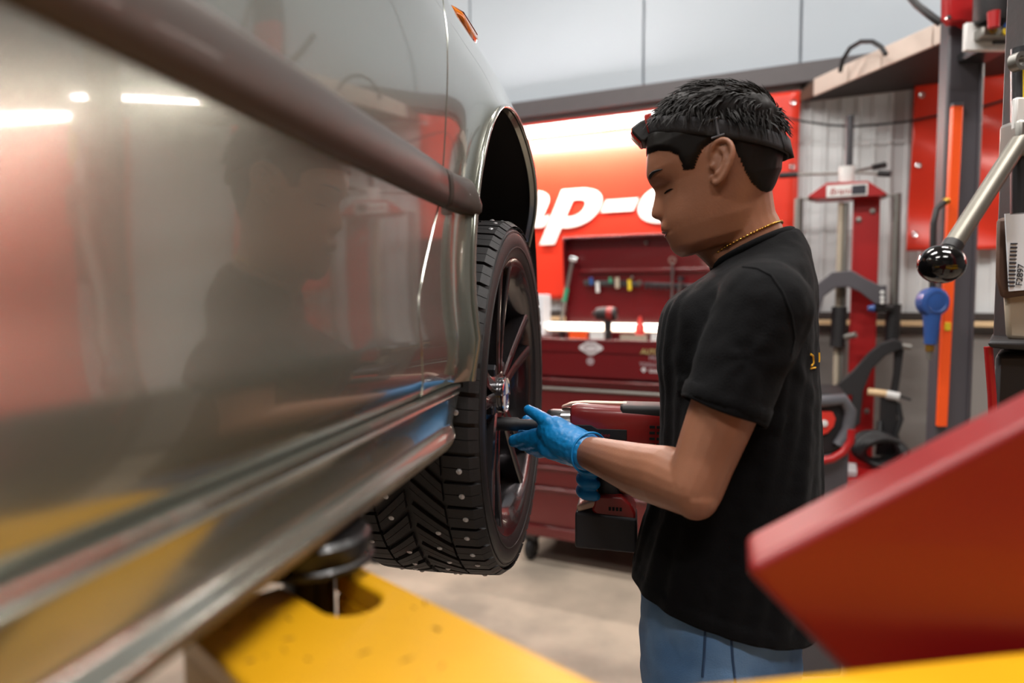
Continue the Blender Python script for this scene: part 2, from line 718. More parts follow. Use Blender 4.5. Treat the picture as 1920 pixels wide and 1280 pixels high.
def wall_tube(label, t0, t1, d, z, mglow):
    e = thing('tube_lamp', label, 'lamp', wp((t0 + t1) / 2, d, z), None, None)
    m_ = MB()
    m_.box(wp((t0 + t1) / 2, d - 0.045, z + 0.03), (t1 - t0 + 0.04, 0.07, 0.045), WM)
    m_.build('housing', 'lamp_white', e, bevel=0.006)
    m_ = MB()
    m_.tube([wp(t0, d, z), wp(t1, d, z)], 0.019, 14)
    m_.build('glass_tube', mglow, e)
    for tt in (t0, t1):
        m_ = MB()
        m_.box(wp(tt, d - 0.01, z + 0.008), (0.03, 0.05, 0.055), WM)
        m_.build('end_cap', 'lamp_white', e, bevel=0.006)
    for tt in (t0 + 0.15, t1 - 0.15):
        m_ = MB()
        m_.box(wp(tt, .067 + (d - .147) / 2, z + 0.05), (0.03, max(0.02, d - .147), 0.02), WM)
        m_.build('bracket', 'steel', e, bevel=0.002)
    return e


ttr, ztr = wall_at(1236, 222, 0.22)
wall_tube('lit white tube lamp fixed in front of the red lettered banner', ttr - 1.22, ttr, 0.22, wall_at(1100, 239, 0.22)[1], 'tube_glow')
wall_tube('lit white tube lamp above the second tool cabinet', 3.5, 5.6, 0.25, 2.45, 'tube_glow_soft')


def shelf_fill_tube(label, c, L, z):
    """short added fill lamp under the loft shelf, along the wall direction"""
    e = thing('tube_lamp', label, 'lamp', Vector((c.x, c.y, z)), None, None)
    m_ = MB()
    m_.box(Vector((c.x, c.y, z + .028)), (L + .04, .07, .044), WM)
    m_.build('housing', 'lamp_white', e, bevel=.006)
    m_ = MB()
    m_.tube([Vector((c.x, c.y, z)) - U * L / 2, Vector((c.x, c.y, z)) + U * L / 2], .018, 14)
    m_.build('glass_tube', 'tube_glow_soft', e)
    for s_ in (-1, 1):
        m_ = MB()
        m_.box(Vector((c.x, c.y, z + .006)) + U * (s_ * L / 2), (.03, .05, .05), WM)
        m_.build('end_cap', 'lamp_white', e, bevel=.006)
# ================================================================== CAR
CA = math.atan((1207 - 960) / F)
car = thing('car', 'silver-grey saloon car raised on the lift with its front wheel fitted', 'car', (0, 0, H - 0.5), None, -CA)


def cl(s, t, z):
    return (s, t, z + 0.5)


def car_world(s, t, z):
    return Vector((s * math.cos(CA) + t * math.sin(CA), -s * math.sin(CA) + t * math.cos(CA), z + H))


TC, RA, HUBT, HUBZ = 1.228, 0.338, 1.222, -0.171
PZ = [-.20, -.107, -.09, -.065, -.048, -.038, 0.0, .06, .11, .17, .20, .26, .33, .40, .45, .485, .51, .528, .54]
PS = [.262, .247, .2415, .2385, .238, .2395, .244, .2465, .247, .248, .2480, .2488, .2525, .2665, .2935, .325, .369, .43, .50]
GZ = [-.12, -.107, -.05, 0, .07, .14, .25, .38, .5, .56]
GT = [.742, .735, .712, .722, .771, .822, .85, .885, 1.0, 1.06]


def tgap(z):
    return float(pchip(GZ, GT, z))


_zz = np.linspace(-.2, .54, 1500)
_ss = pchip(PZ, PS, _zz)
_k = np.ones(13) / 13
_ss2 = np.convolve(np.pad(_ss, 6, mode='edge'), _k, mode='valid')


def S(z, t):
    k = 1.0 - 0.10 * smoothstep(1.25, 1.62, t) - 0.10 * smoothstep(1.62, 2.0, t)
    zz = z if z < .17 else .17 + (z - .17) / k
    s = float(np.interp(zz, _zz, _ss2))
    # flared arch
    rr = math.hypot(t - TC, max(z, 0.0))
    s -= 0.020 * math.exp(-max(0.0, rr - RA) / 0.020) * smoothstep(.82, .89, t) * (1.0 if t < TC else lerp(smoothstep(0.0, .30, z), 1.0, smoothstep(1.45, TC, t)))
    # the front of the arch tucks in low down
    s += .030 * smoothstep(1.40, 1.56, t) * smoothstep(.28, .02, z)
    # nose curves in
    if t > 1.5:
        s += 0.55 * ((t - 1.5) / 0.5) ** 2.2 * 0.6
    return s


def body_pt(t, z, off=0.0):
    return cl(-(S(z, t) - off), t, z)


ZT = .486
GAP = 0.0032
# --- door
zr = list(np.linspace(-.107, ZT, 90))
m_ = MB()
T_DOOR = -0.46
G = []
for z in zr:
    te = tgap(z) - GAP
    row = [cl(-(S(z, T_DOOR) + .014), T_DOOR, z)]
    row += [body_pt(lerp(T_DOOR, te, (i / 36.0)), z) for i in range(37)]
    row += [cl(-(S(z, te) + .0012), te + .0012, z), cl(-(S(z, te) + .018), te + .0015, z)]
    G.append(row)
G = [[(p[0] - .016, p[1], p[2] + .002) for p in G[0]]] + [[(p[0] - .0015, p[1], p[2] - .001) for p in G[0]]] + G
m_.grid(G)
door = m_.build('front_door', 'paint', car, smooth=40)


def mould(name, t0, t1, parent):
    z0, z1 = .1175, .1665
    G = []
    prof = [(z0, -.004), (z0, .004), (z0 + .004, .0085), (z0 + .014, .0115), (z0 + .028, .0118), (z0 + .040, .010), (z1 - .003, .0065), (z1, .003), (z1, -.004)]
    for i in range(25):
        t = lerp(t0, t1, i / 24)
        sq = 0.75 if i in (0, 24) else 1.0
        G.append([cl(-(S(z, t) - o * sq - .0005), t, z) for (z, o) in prof])
    m_ = MB()
    m_.grid(G)
    n_ = len(prof)
    m_.f.append(tuple(range(n_)))
    m_.f.append(tuple(24 * n_ + k for k in range(n_))[::-1])
    o = m_.build(name, 'moulding', parent, smooth=50)
    return o


mould('rubbing_strip', T_DOOR + .005, .8255, door)
m_ = MB()
m_.box(cl(-.330, .15, ZT + .004), (.03, 1.2, .012))
m_.build('window_seal', 'black_plastic', door, bevel=.003)

# dark jambs behind the gaps
m_ = MB()
G = []
for z in np.linspace(-.112, .53, 40):
    tg = tgap(z)
    G.append([cl(-(S(z, tg) + .016), tg - .02, z), cl(-(S(z, tg) + .016), tg + .02, z)])
m_.grid(G)
m_.build('door_jamb', 'liner', car, smooth=None)
m_ = MB()
m_.grid([[cl(-.262, t, -.10), cl(-.262, t, -.116)] for t in (T_DOOR, .2, .89)])
m_.build('sill_seal', 'liner', car, smooth=None)

# --- fender
NA, NB, NZ = 26, 22, 44
TF = 1.63
ZTOP = .538
low = [-.107, -.09, -.07, -.05, -.035, -.018] + [RA * math.sin(math.pi / 2 * i / NZ) for i in range(NZ + 1)]
rows_low = []
for z in low:
    half = math.sqrt(max(0, RA * RA - max(z, 0) ** 2))
    ta_, tb_ = TC - half, TC + half
    tg = tgap(z) + GAP
    a = [body_pt(lerp(tg, ta_, (i / NA)), z) for i in range(NA + 1)]
    b = [body_pt(lerp(tb_, TF, (i / NB)), z) for i in range(NB + 1)]
    rows_low.append((a, b))
rows_up = []
for z in np.linspace(RA, ZTOP, 40):
    tg = tgap(z) + GAP
    zs = z
    kk = lambda t: (1.0 - 0.10 * smoothstep(1.25, 1.62, t))
    row = []
    for i in range(NA + 1):
        t = lerp(tg, TC, i / NA)
        row.append((t, z))
    for i in range(1, NB + 1):
        row.append((lerp(TC, TF, i / NB), z))
    out = []
    for (t, z_) in row:
        k = kk(t)
        # squeeze the rows so that the top edge follows the falling shoulder
        zz = RA + (z_ - RA) * ((.17 + (ZTOP - .17) * k) - RA) / (ZTOP - RA)
        out.append(body_pt(t, zz))
    rows_up.append(out)
m_ = MB()
ga = [[(p[0] - .016, p[1], p[2]) if False else p for p in r_[0]] for r_ in rows_low]
# flange at the gap side
def flange(row):
    p = row[0]
    return [(p[0] - .018, p[1] - .0005, p[2]), (p[0] - .0012, p[1] - .0010, p[2])] + row
m_.grid([flange(r_) for r_ in ga])
m_.grid([r_[1] for r_ in rows_low])
m_.grid([flange(r_) for r_ in rows_up])
me = m_.mesh('fender', 'paint', None)
bm = bmesh.new()
bm.from_mesh(me)
bmesh.ops.remove_doubles(bm, verts=bm.verts, dist=0.0006)
bmesh.ops.recalc_face_normals(bm, faces=bm.faces)
bm.to_mesh(me)
bm.free()
me.polygons.foreach_set('use_smooth', [True] * len(me.polygons))
me.set_sharp_from_angle(angle=R(40))
fender = bpy.data.objects.new('fender', me)
C.objects.link(fender)
fender.parent = car
mould('rubbing_strip', .8325, TC - math.sqrt(RA * RA - .145 ** 2) - .006, fender)
# rolled arch lip
path = [(TC - RA, z) for z in (-.107, -.05)] + [(TC - RA * math.cos(a), RA * math.sin(a)) for a in np.linspace(0, math.pi, 61)] + [(TC + RA, -.05), (TC + RA, -.12)]
m_ = MB()
m_.tube([Vector(body_pt(t, z, .0005)) for (t, z) in path], .0042, 8)
G = []
for (t, z) in path:
    c_ = Vector((0, TC - t, 0.0 - z)) if True else None
    d_ = Vector((0, t - TC, max(z, 0))).normalized()
    p = Vector(body_pt(t, z))
    G.append([p, p + Vector((-.012, 0, 0)) - d_ * .004])
m_.grid(G)
m_.build('arch_lip', 'paint', fender, smooth=60)
# marker lamp on the fender
m_ = MB()
zl = lambda t: .452
n1, n2 = 20, 10
G = []
for i in range(n1 + 1):
    a = i / n1
    t = lerp(1.037, 1.178, a)
    hw = .0195 * (math.sin(math.pi * min(1, a * 0.93 + .035)) ** 0.75)
    row = []
    for j in range(n2 + 1):
        b = lerp(-1, 1, j / n2)
        z = .451 + b * hw
        ht = .0105 * (1 - abs(b) ** 2.2) * min(1.0, 6 * a, 6 * (1 - a))
        row.append(body_pt(t, z, .0008 + ht))
    G.append(row)
m_.grid(G)
mk = m_.build('marker_lamp', 'amber', fender, smooth=35)
m_ = MB()
m_.tube([Vector(body_pt(lerp(1.04, 1.175, i / 12), .4515, .0114 * min(1.0, 6 * i / 12, 6 * (1 - i / 12)) + .0006)) for i in range(13)], .0011, 6)
m_.build('lens_rib', 'amber_dark', mk)

# --- wheel house liner
m_ = MB()
G = []
for a in np.linspace(-.35, math.pi + .35, 40):
    q = RA + .006
    G.append([cl(x, TC - q * math.cos(a), q * math.sin(a)) for x in (-.243, -.42, -.66)])
m_.grid(G)
m_.build('arch_liner', 'liner', car, smooth=60)
m_ = MB()
pts = [cl(-.66, TC - (RA + .01) * math.cos(a), (RA + .01) * math.sin(a)) for a in np.linspace(-.35, math.pi + .35, 30)]
m_.add(pts, [tuple(range(len(pts)))])
m_.build('inner_arch_wall', 'liner', car, smooth=None)

# --- side skirt
SKZ = [(-.1085, .262), (-.1100, .2385), (-.1130, .2375), (-.1155, .2415), (-.1178, .2420), (-.1195, .2392), (-.1212, .2382), (-.1235, .2395), (-.140, .2405), (-.154, .2415), (-.159, .2405), (-.164, .2365), (-.169, .2318), (-.171, .2308)]
SKD = [(-.1710, .2308), (-.1760, .2312), (-.1815, .2340), (-.1850, .240), (-.1868, .250), (-.184, .32)]


def tend(z):
    return float(pchip([-.19, -.1868, -.17, -.15, -.1085], [.79, .80, .838, .868, .893], z))


for nm, prof, mt in (('side_skirt', SKZ, 'paint'), ('skirt_underside', SKD, 'paint_dirty')):
    G = []
    for (z, s) in prof:
        row = []
        e = tend(z)
        for i in range(31):
            row.append(cl(-s, lerp(T_DOOR, e - .02, i / 30), z))
        row += [cl(-(s + .0025), e - .006, z), cl(-(s + .010), e, z), cl(-(s + .05), e + .002, z)]
        G.append(row)
    m_ = MB()
    m_.grid(G)
    m_.build(nm, mt, car, smooth=50)
# --- underbody
m_ = MB()
m_.grid([[cl(-.31, t, -.165), cl(-1.93, t, -.165)] for t in (-1.9, TC - RA - .03)])
m_.grid([[cl(-.66, t, -.165), cl(-1.58, t, -.165)] for t in (TC - RA - .03, 1.9)])
m_.build('underbody', 'liner', car, smooth=None)

# --- bonnet, bumper, glasshouse, rear quarter
SM = 1.12
G = []
for i in range(20):
    t = lerp(1.02, 1.93, i / 19)
    k = 1.0 - 0.10 * smoothstep(1.25, 1.62, t) - 0.10 * smoothstep(1.62, 2.0, t)
    ze = .17 + (ZTOP - .17) * k
    se = S(ze, t) + .004
    row = []
    for j in range(25):
        b = lerp(-1, 1, j / 24)
        s = SM - (SM - se) * -b
        row.append(cl(-s, t, ze + .004 + .055 * (1 - b * b) * (1 if t < 1.7 else (1.93 - t) / .23 * .999 + .001)))
    G.append(row)
m_ = MB()
m_.grid(G)
m_.build('bonnet', 'paint', car, smooth=50)
G = []
for z in np.linspace(-.20, .46, 24):
    row = []
    kz = 1 - .05 * abs(z) / .3
    for i in range(34):
        a = i / 33
        if a < .5:
            t = lerp(TF + .006, 1.93, a / .5)
            s = S(min(z, .45), t)
        else:
            t = 1.93 + .05 * math.sin((a - .5) * math.pi)
            s = lerp(S(min(z, .45), 1.93), 2 * SM - S(min(z, .45), 1.93), (a - .5) / .5)
        row.append(cl(-s, t * 1.0, z))
    G.append(row)
m_ = MB()
m_.grid(G)
m_.build('front_bumper', 'paint', car, smooth=50)
G = [[cl(-s, t, z) for (s, z) in ((.335, .49), (.37, .60), (.43, .74), (.52, .87))] for t in np.linspace(-1.0, .62, 8)]
for i, row in enumerate(G):
    if i == 7:
        G[i] = [(x, y + (0.30 - 1.0 * k * .22), z) for k, (x, y, z) in enumerate(row)]
m_ = MB()
m_.grid(G)
m_.build('side_window', 'glass_dark', car, smooth=60)
G = [[cl(-lerp(.52, 2 * SM - .52, j / 12), t, .87 + .05 * math.sin(math.pi * j / 12) * min(1, (i + 1) / 3)) for j in range(13)] for i, t in enumerate(np.linspace(.26, -1.15, 8))]
m_ = MB()
m_.grid(G)
m_.build('roof', 'paint', car, smooth=60)
G = [[cl(-lerp(lerp(.42, .52, k), 2 * SM - lerp(.42, .52, k), j / 12), lerp(1.05, .25, k) + .12 * math.sin(math.pi * j / 12) * (1 - k), lerp(.54, .87, k) + .05 * math.sin(math.pi * j / 12)) for j in range(13)] for k in np.linspace(0, 1, 6)]
m_ = MB()
m_.grid(G)
m_.build('windscreen', 'glass_dark', car, smooth=60)
G = []
for z in np.linspace(-.17, ZT, 30):
    row = [body_pt(lerp(T_DOOR - .008, -1.85, i / 12), z) for i in range(13)]
    row += [cl(-(S(z, 0) + .12), -2.05, z), cl(-SM, -2.12, z)]
    G.append(row)
m_ = MB()
m_.grid(G)
m_.build('rear_quarter', 'paint', car, smooth=50)
m_ = MB()
m_.grid([[cl(-lerp(.34, 2 * SM - .34, j / 6), t, z) for j in range(7)] for (t, z) in ((-2.1, .45), (-1.6, .5), (-1.15, .90))])
m_.build('boot_lid', 'paint', car, smooth=50)
# far side of the car
G = [[cl(-(2 * SM - S(z, 1.0)), t, z) for t in (-1.9, 0, 1.0)] for z in np.linspace(-.17, ZT, 14)]
m_ = MB()
m_.grid(G)
m_.build('far_side_panel', 'paint', car, smooth=50)

# ---------------------------------------------------------------- wheel
WX = -.226
TR, TW = .3165, .215
wheel = None
m_ = MB()
m_.lathe([(.236, -.012), (.2475, -.004), (.2500, -.0035), (.2500, -.010), (.243, -.016), (.232, -.030), (.224, -.06), (.215, -.11), (.222, -.20), (.236, -.205), (.236, -.20), (.212, -.19), (.205, -.11), (.214, -.05), (.224, -.024)], (0, 0, 0), (1, 0, 0), 72, closed=True)
wheel = m_.build('front_wheel', 'rim', car, smooth=40)
wheel.location = cl(WX, HUBT, HUBZ)
wheel['label'] = 'dark five spoke alloy wheel with studded winter tyre'

m_ = MB()
rb = .3085
prof = [(.243, -.009), (.252, -.003), (.262, .0015), (.275, .0035), (.288, .003), (.298, -.001), (.305, -.008), (rb, -.018), (rb + .001, -.06), (rb + .0015, -.1075), (rb + .001, -.155), (rb, -.197), (.305, -.207), (.298, -.214), (.285, -.218), (.265, -.216), (.243, -.206)]
m_.lathe(prof, (0, 0, 0), (1, 0, 0), 96)
m_.f = m_.f[:-2]
m_.build('tyre', 'rubber_side', wheel, smooth=50)
# raised sidewall rings
for rr, xx in ((.2685, .0032), (.2955, .0010)):
    m_ = MB()
    m_.lathe([(rr - .0012, xx - .003), (rr - .0010, xx + .0006), (rr + .0010, xx + .0004), (rr + .0014, xx - .003)], (0, 0, 0), (1, 0, 0), 96, closed=True)
    m_.build('sidewall_ring', 'rubber_side', wheel, smooth=60)
NBK = 46


def crown(x):
    q = abs(x + .1075) / .1075
    return TR - .0035 * q ** 2.5 - .010 * smoothstep(.90, 1.06, q)


def tread_block(name, xa, xb, skew, fill=.80, sub=2):
    """block between the across positions xa..xb, slanted by skew (fraction of pitch)"""
    m_ = MB()
    pitch = 2 * math.pi / NBK
    w_ = pitch * fill
    for q in range(sub):
        a0 = -w_ / 2 + w_ * q / sub + (.0013 / TR if q else 0)
        a1 = -w_ / 2 + w_ * (q + 1) / sub
        nx = 5
        top, bot = [], []
        for i in range(nx):
            f = i / (nx - 1)
            x = lerp(xa, xb, f)
            sk = skew * pitch * (f - .5)
            for aa in (a0, a1):
                r_ = crown(x)
                top.append((x, r_ * math.sin(aa + sk), r_ * math.cos(aa + sk)))
                r2 = rb - .004
                bot.append((x, r2 * math.sin(aa + sk), r2 * math.cos(aa + sk)))
        n_ = len(top)
        vs = top + bot
        fs = []
        for i in range(nx - 1):
            a, b, c, d = 2 * i, 2 * i + 1, 2 * i + 3, 2 * i + 2
            fs += [(a, b, c, d), (n_ + a, n_ + d, n_ + c, n_ + b), (a, d, n_ + d, n_ + a), (b, n_ + b, n_ + c, c)]
        fs += [(0, n_, n_ + 1, 1), (n_ - 2, n_ - 1, 2 * n_ - 1, 2 * n_ - 2)]
        m_.add(vs, fs)
    return m_.mesh(name, 'rubber', 30)


pitch = 2 * math.pi / NBK
rows = [(.0015, -.050, .10, .84, 2, 0.0), (-.054, -.102, 1.15, .70, 2, .35), (-.112, -.160, -1.15, .70, 2, .85), (-.164, -.2165, -.10, .84, 2, .5)]
for (xa, xb, sk, fi, sb, ph) in rows:
    me = tread_block('tread_block', xa, xb, sk, fi, sb)
    for i in range(NBK):
        o = bpy.data.objects.new('tread_block', me)
        C.objects.link(o)
        o.parent = wheel
        o.rotation_euler = ((i + ph) * pitch, 0, 0)
m_ = MB()
m_.lathe([(.0042, -.003), (.0042, .0008), (.0030, .0016), (.0012, .0024), (0.0, .0024)], (0, 0, 0), (0, 0, 1), 12)
sme = m_.mesh('stud', 'stud', 40)
rs = random.Random(3)
nst = 0
for i in range(NBK):
    for (xa, xb, sk, fi, sb, ph), prob in zip(rows, (.60, .55, .55, .4)):
        if rs.random() < prob:
            x = lerp(xa, xb, rs.uniform(.3, .7)) if ph else lerp(xa, xb, rs.uniform(.35, .75))
            a = (i + ph) * pitch + rs.uniform(-.1, .1) * pitch
            o = bpy.data.objects.new('stud', sme)
            C.objects.link(o)
            o.parent = wheel
            o.rotation_euler = (-a, 0, 0)
            r_ = crown(x)
            o.location = (x, r_ * math.sin(a), r_ * math.cos(a))
            o.rotation_euler = (-a, 0, 0)
# spokes: five split spokes
def spoke_mesh():
    m_ = MB()
    for sg in (-1, 1):
        sec = []
        for f in np.linspace(0, 1, 9):
            r_ = lerp(.042, .236, f)
            off = sg * lerp(.010, .040, f ** 1.3)
            hw = lerp(.011, .0125, f)
            xf = -.030 + .018 * f ** 1.5
            th = lerp(.040, .030, f)
            sec.append([(xf - .003, off - hw, r_), (xf, off - hw * .55, r_), (xf, off + hw * .55, r_), (xf - .003, off + hw, r_), (xf - th, off + hw * 1.1, r_), (xf - th, off - hw * 1.1, r_)])
        n_ = 6
        vs = [p for s_ in sec for p in s_]
        fs = []
        for i in range(8):
            for k in range(n_):
                l = (k + 1) % n_
                fs.append((i * n_ + k, i * n_ + l, (i + 1) * n_ + l, (i + 1) * n_ + k))
        fs += [tuple(range(n_)), tuple(8 * n_ + k for k in range(n_))]
        m_.add(vs, fs)
    return m_.mesh('spoke', 'rim', 30)


spm = spoke_mesh()
for i in range(5):
    o = bpy.data.objects.new('spoke', spm)
    C.objects.link(o)
    o.parent = wheel
    o.rotation_euler = (R(-72 - 72 * i + 8), 0, 0)
m_ = MB()
m_.lathe([(0.0, -.029), (.034, -.029), (.052, -.033), (.068, -.045), (.072, -.075), (.0, -.075)], (0, 0, 0), (1, 0, 0), 48)
m_.build('hub_face', 'rim', wheel, smooth=40)
m_ = MB()
m_.lathe([(.0325, -.030), (.0345, -.021), (.0315, -.0195), (.0290, -.022), (.0290, -.030)], (0, 0, 0), (1, 0, 0), 48, closed=True)
m_.build('cap_ring', 'chrome', wheel, smooth=50)
for q in range(4):
    m_ = MB()
    pts = [(-.0215, 0, 0)] + [(-.0220, .029 * math.cos(a), .029 * math.sin(a)) for a in np.linspace(q * math.pi / 2, (q + 1) * math.pi / 2, 9)]
    m_.prism(pts, (-.006, 0, 0))
    m_.build('cap_quarter', 'roundel_blue' if q % 2 else 'white_plastic', wheel, smooth=None)
for i in range(5):
    a = R(-90 + 72 * i)
    m_ = MB()
    m_.lathe([(.012, -.050), (.012, -.034), (.010, -.032), (0, -.032)], (0, .058 * math.cos(a), .058 * math.sin(a)), (1, 0, 0), 6)
    m_.build('wheel_bolt', 'steel_dark', wheel)
m_ = MB()
m_.lathe([(0.0, -.088), (.155, -.088), (.155, -.112), (0, -.112)], (0, 0, 0), (1, 0, 0), 48)
m_.build('brake_disc', 'steel_dark', wheel, smooth=40)
m_ = MB()
m_.lathe([(0.0, -.13), (.205, -.13), (.205, -.14), (0, -.14)], (0, 0, 0), (1, 0, 0), 40)
m_.build('brake_shield', 'liner', wheel, smooth=40)
m_ = MB()
m_.box((-.098, -.115, .05), (.085, .07, .16))
m_.build('brake_caliper', 'rim_dark', wheel, bevel=.012)

# ================================================================== LIFT (yellow arm, red carriage)
ZA = H - .222
pc = on_z(585, 1085, ZA)
e1 = Vector((.707, -.707, 0)).normalized()
e2 = Vector((.707, .707, 0)).normalized()
lift = thing('vehicle_lift', 'two-post vehicle lift with yellow swing arm under the car sill', 'lift', (1.3, -.35, 0), None, None)


def lp(a, b, z=0.0):
    return pc + e1 * a + e2 * b + Vector((0, 0, z))


# arm plate with an open U slot
hw = .0430
sl = .023
out = []
def arc(cx, cy, r_, a0, a1, n):
    return [(cx + r_ * math.cos(a), cy + r_ * math.sin(a)) for a in np.linspace(a0, a1, n)]
x0, x1 = -.006, .62
out += [(x0, -sl)]
out += [(.056, -sl)] + arc(.056, 0, sl, -math.pi / 2, math.pi / 2, 12)[1:-1] + [(.056, sl), (x0, sl)]
out += arc(x0 + .012, hw - .012, .012, math.pi, math.pi / 2, 6)
hn_ = .1035
out += [(x1, hw), (x1, -hn_)]
out += arc(x0 + .02, -hn_ + .02, .02, -math.pi / 2, -math.pi, 6)
m_ = MB()
m_.prism([lp(a, b, -.020) for (a, b) in out], (0, 0, .020))
arm = m_.build('swing_arm', 'yellow', lift, bevel=.003, smooth=30)
# arm side webs and bottom
for b in (-hn_ + .007, hw - .007):
    m_ = MB()
    m_.box(lp((x0 + .015 + x1) / 2, b, -.048), (x1 - x0 - .015, .012, .058), Matrix.Rotation(math.atan2(e1.y, e1.x), 3, 'Z'))
    m_.build('arm_web', 'yellow', lift, bevel=.002)
m_ = MB()
m_.box(lp(x0 + .010, -.063, -.046), (.012, .070, .054), Matrix.Rotation(math.atan2(e1.y, e1.x), 3, 'Z'))
m_.build('end_plate', 'yellow_dirty', lift, bevel=.003)
m_ = MB()
m_.box(lp(.31, -.030, -.072), (.62, .140, .012), Matrix.Rotation(math.atan2(e1.y, e1.x), 3, 'Z'))
m_.build('arm_base', 'yellow', lift, bevel=.002)
for b in (-sl - .004, sl + .004):
    m_ = MB()
    m_.box(lp(.035, b, -.030), (.075, .008, .020), Matrix.Rotation(math.atan2(e1.y, e1.x), 3, 'Z'))
    m_.build('slot_rail', 'yellow', lift, bevel=.002)
# raised round boss of the outer tube
bc = on_z(1010, 1330, ZA) - pc
ba, bb = bc.dot(e1), min(bc.dot(e2), hw - .074)
m_ = MB()
m_.lathe([(0.066, -.012), (.066, .0035), (.0645, .0050), (0, .0050)], lp(ba, bb, 0), (0, 0, 1), 56)
m_.build('pivot_boss', 'yellow', lift, smooth=40)
# scratches and chips on the arm top
rs = random.Random(11)
for i in range(30):
    a, b = rs.uniform(.01, .33), rs.uniform(-hn_ + .01, hw - .006)
    if abs(b) < sl + .004 and a < .085:
        continue
    L = rs.uniform(.001, .0042)
    an = rs.uniform(0, 3.14)
    m_ = MB()
    pts = [lp(a + L * math.cos(an) * f, b + L * math.sin(an) * f + .001 * math.sin(f * 3), .0003 + (.0050 if (a - ba) ** 2 + (b - bb) ** 2 < .0042 else 0)) for f in (-1, 0, 1)]
    m_.tube(pts, [.0003, rs.uniform(.0003, .0008), .0003], 5)
    m_.build('paint_chip', 'scratch', arm)
# lifting pad
pdc = lp(-.012, .004, 0)
m_ = MB()
m_.lathe([(.0205, -.06), (.0205, .012), (.047, .016), (.050, .022), (.050, .033), (.046, .037), (.0, .037)], pdc, (0, 0, 1), 40)
m_.build('lift_pad', 'pad_black', lift, smooth=40)
m_ = MB()
m_.lathe([(.0505, .012), (.0525, .014), (.0525, .017), (.0505, .019)], pdc, (0, 0, 1), 40, closed=True)
m_.build('pad_rim', 'pad_black', lift, smooth=40)
# carriage beam and column (right of the camera)
ca = on_z(1290, 1281, H - .205)
cb = on_z(1592, 1249, H - .205)
dv = (cb - ca).normalized()
pv = Vector((-dv.y, dv.x, 0))
c0 = ca - dv * .06
rot = Matrix.Rotation(math.atan2(dv.y, dv.x), 3, 'Z')
m_ = MB()
m_.box(c0 + dv * .55 - pv * .075 + Vector((0, 0, -.04)), (1.10, .15, .08), rot)
m_.build('carriage_beam', 'yellow', lift, bevel=.006)
m_ = MB()
m_.box((1.3, -.35, 1.75), (.30, .30, 3.5))
m_.build('column', 'lift_red', lift, bevel=.012)
m_ = MB()
m_.box((1.3, -.35, .012), (.52, .52, .024))
m_.build('base_plate', 'steel_dark', lift, bevel=.004)
m_ = MB()
m_.box((1.20, -.10, H - .28), (.34, .56, .34))
m_.build('carriage', 'yellow', lift, bevel=.012)
m_ = MB()
m_.tube([lp(.50, 0, -.05), Vector((.75, -.33, H - .27)), Vector((1.1, -.25, H - .27))], .06, 8)
m_.build('arm_root', 'yellow', lift)

# red cover in the foreground
tip = P(1390, 1066, .41)
q1 = P(1920, 790, .41)
q2 = q1 + (q1 - tip) * .9
r1 = P(1606, 1290, .41)
r2 = r1 + (r1 - tip) * .75
cov = thing('machine_cover', 'large red painted steel cover with a pointed rounded corner', 'cover', (.55, .46, 0), None, None)
def rounded(poly, idx, rad, n=6):
    out = []
    for i, p in enumerate(poly):
        if i in idx:
            a = (poly[i - 1] - p).normalized()
            b = (poly[(i + 1) % len(poly)] - p).normalized()
            s_, e_ = p + a * rad, p + b * rad
            for k in range(n + 1):
                f = k / n
                out.append(s_ * (1 - f) ** 2 + p * 2 * f * (1 - f) + e_ * f * f)
        else:
            out.append(p)
    return out
br = Vector((q2.x, .41, r2.z))
poly = rounded([tip, q2, br, r2], {0}, .012)
m_ = MB()
m_.prism(poly, (0.020, .062, -.003))
m_.build('shell', 'lift_red', cov, bevel=.008, segs=3, smooth=30)
m_ = MB()
m_.box((q2.x - .06, .44, (r2.z) / 2), (.08, .05, r2.z))
m_.build('stand_post', 'lift_red', cov, bevel=.006)
m_ = MB()
m_.box((q2.x - .06, .44, .012), (.3, .3, .024))
m_.build('foot_plate', 'steel_dark', cov, bevel=.004)

# ================================================================== PERSON
NK = P(1412, 470, 1.05)                    # base of the neck
FW = Vector((-.954, .30, 0)).normalized()  # the way the body faces
RT = Vector((FW.y, -FW.x, 0))              # the person's right
SHL = P(1430, 578, .885)                   # left shoulder joint
ELL = P(1300, 915, .872)
WRL = P(1086, 842, 1.135)
SHR = NK + RT * .165 + Vector((0, 0, SHL.z - NK.z))
WRR = car_world(-.015, 1.205, -.312)
ELR = Vector((.43, 1.36, H - .29))
person = thing('person', 'person in black t-shirt and jeans wearing blue gloves, working on the wheel', 'person', (NK.x - .05, NK.y, 0), None, None)


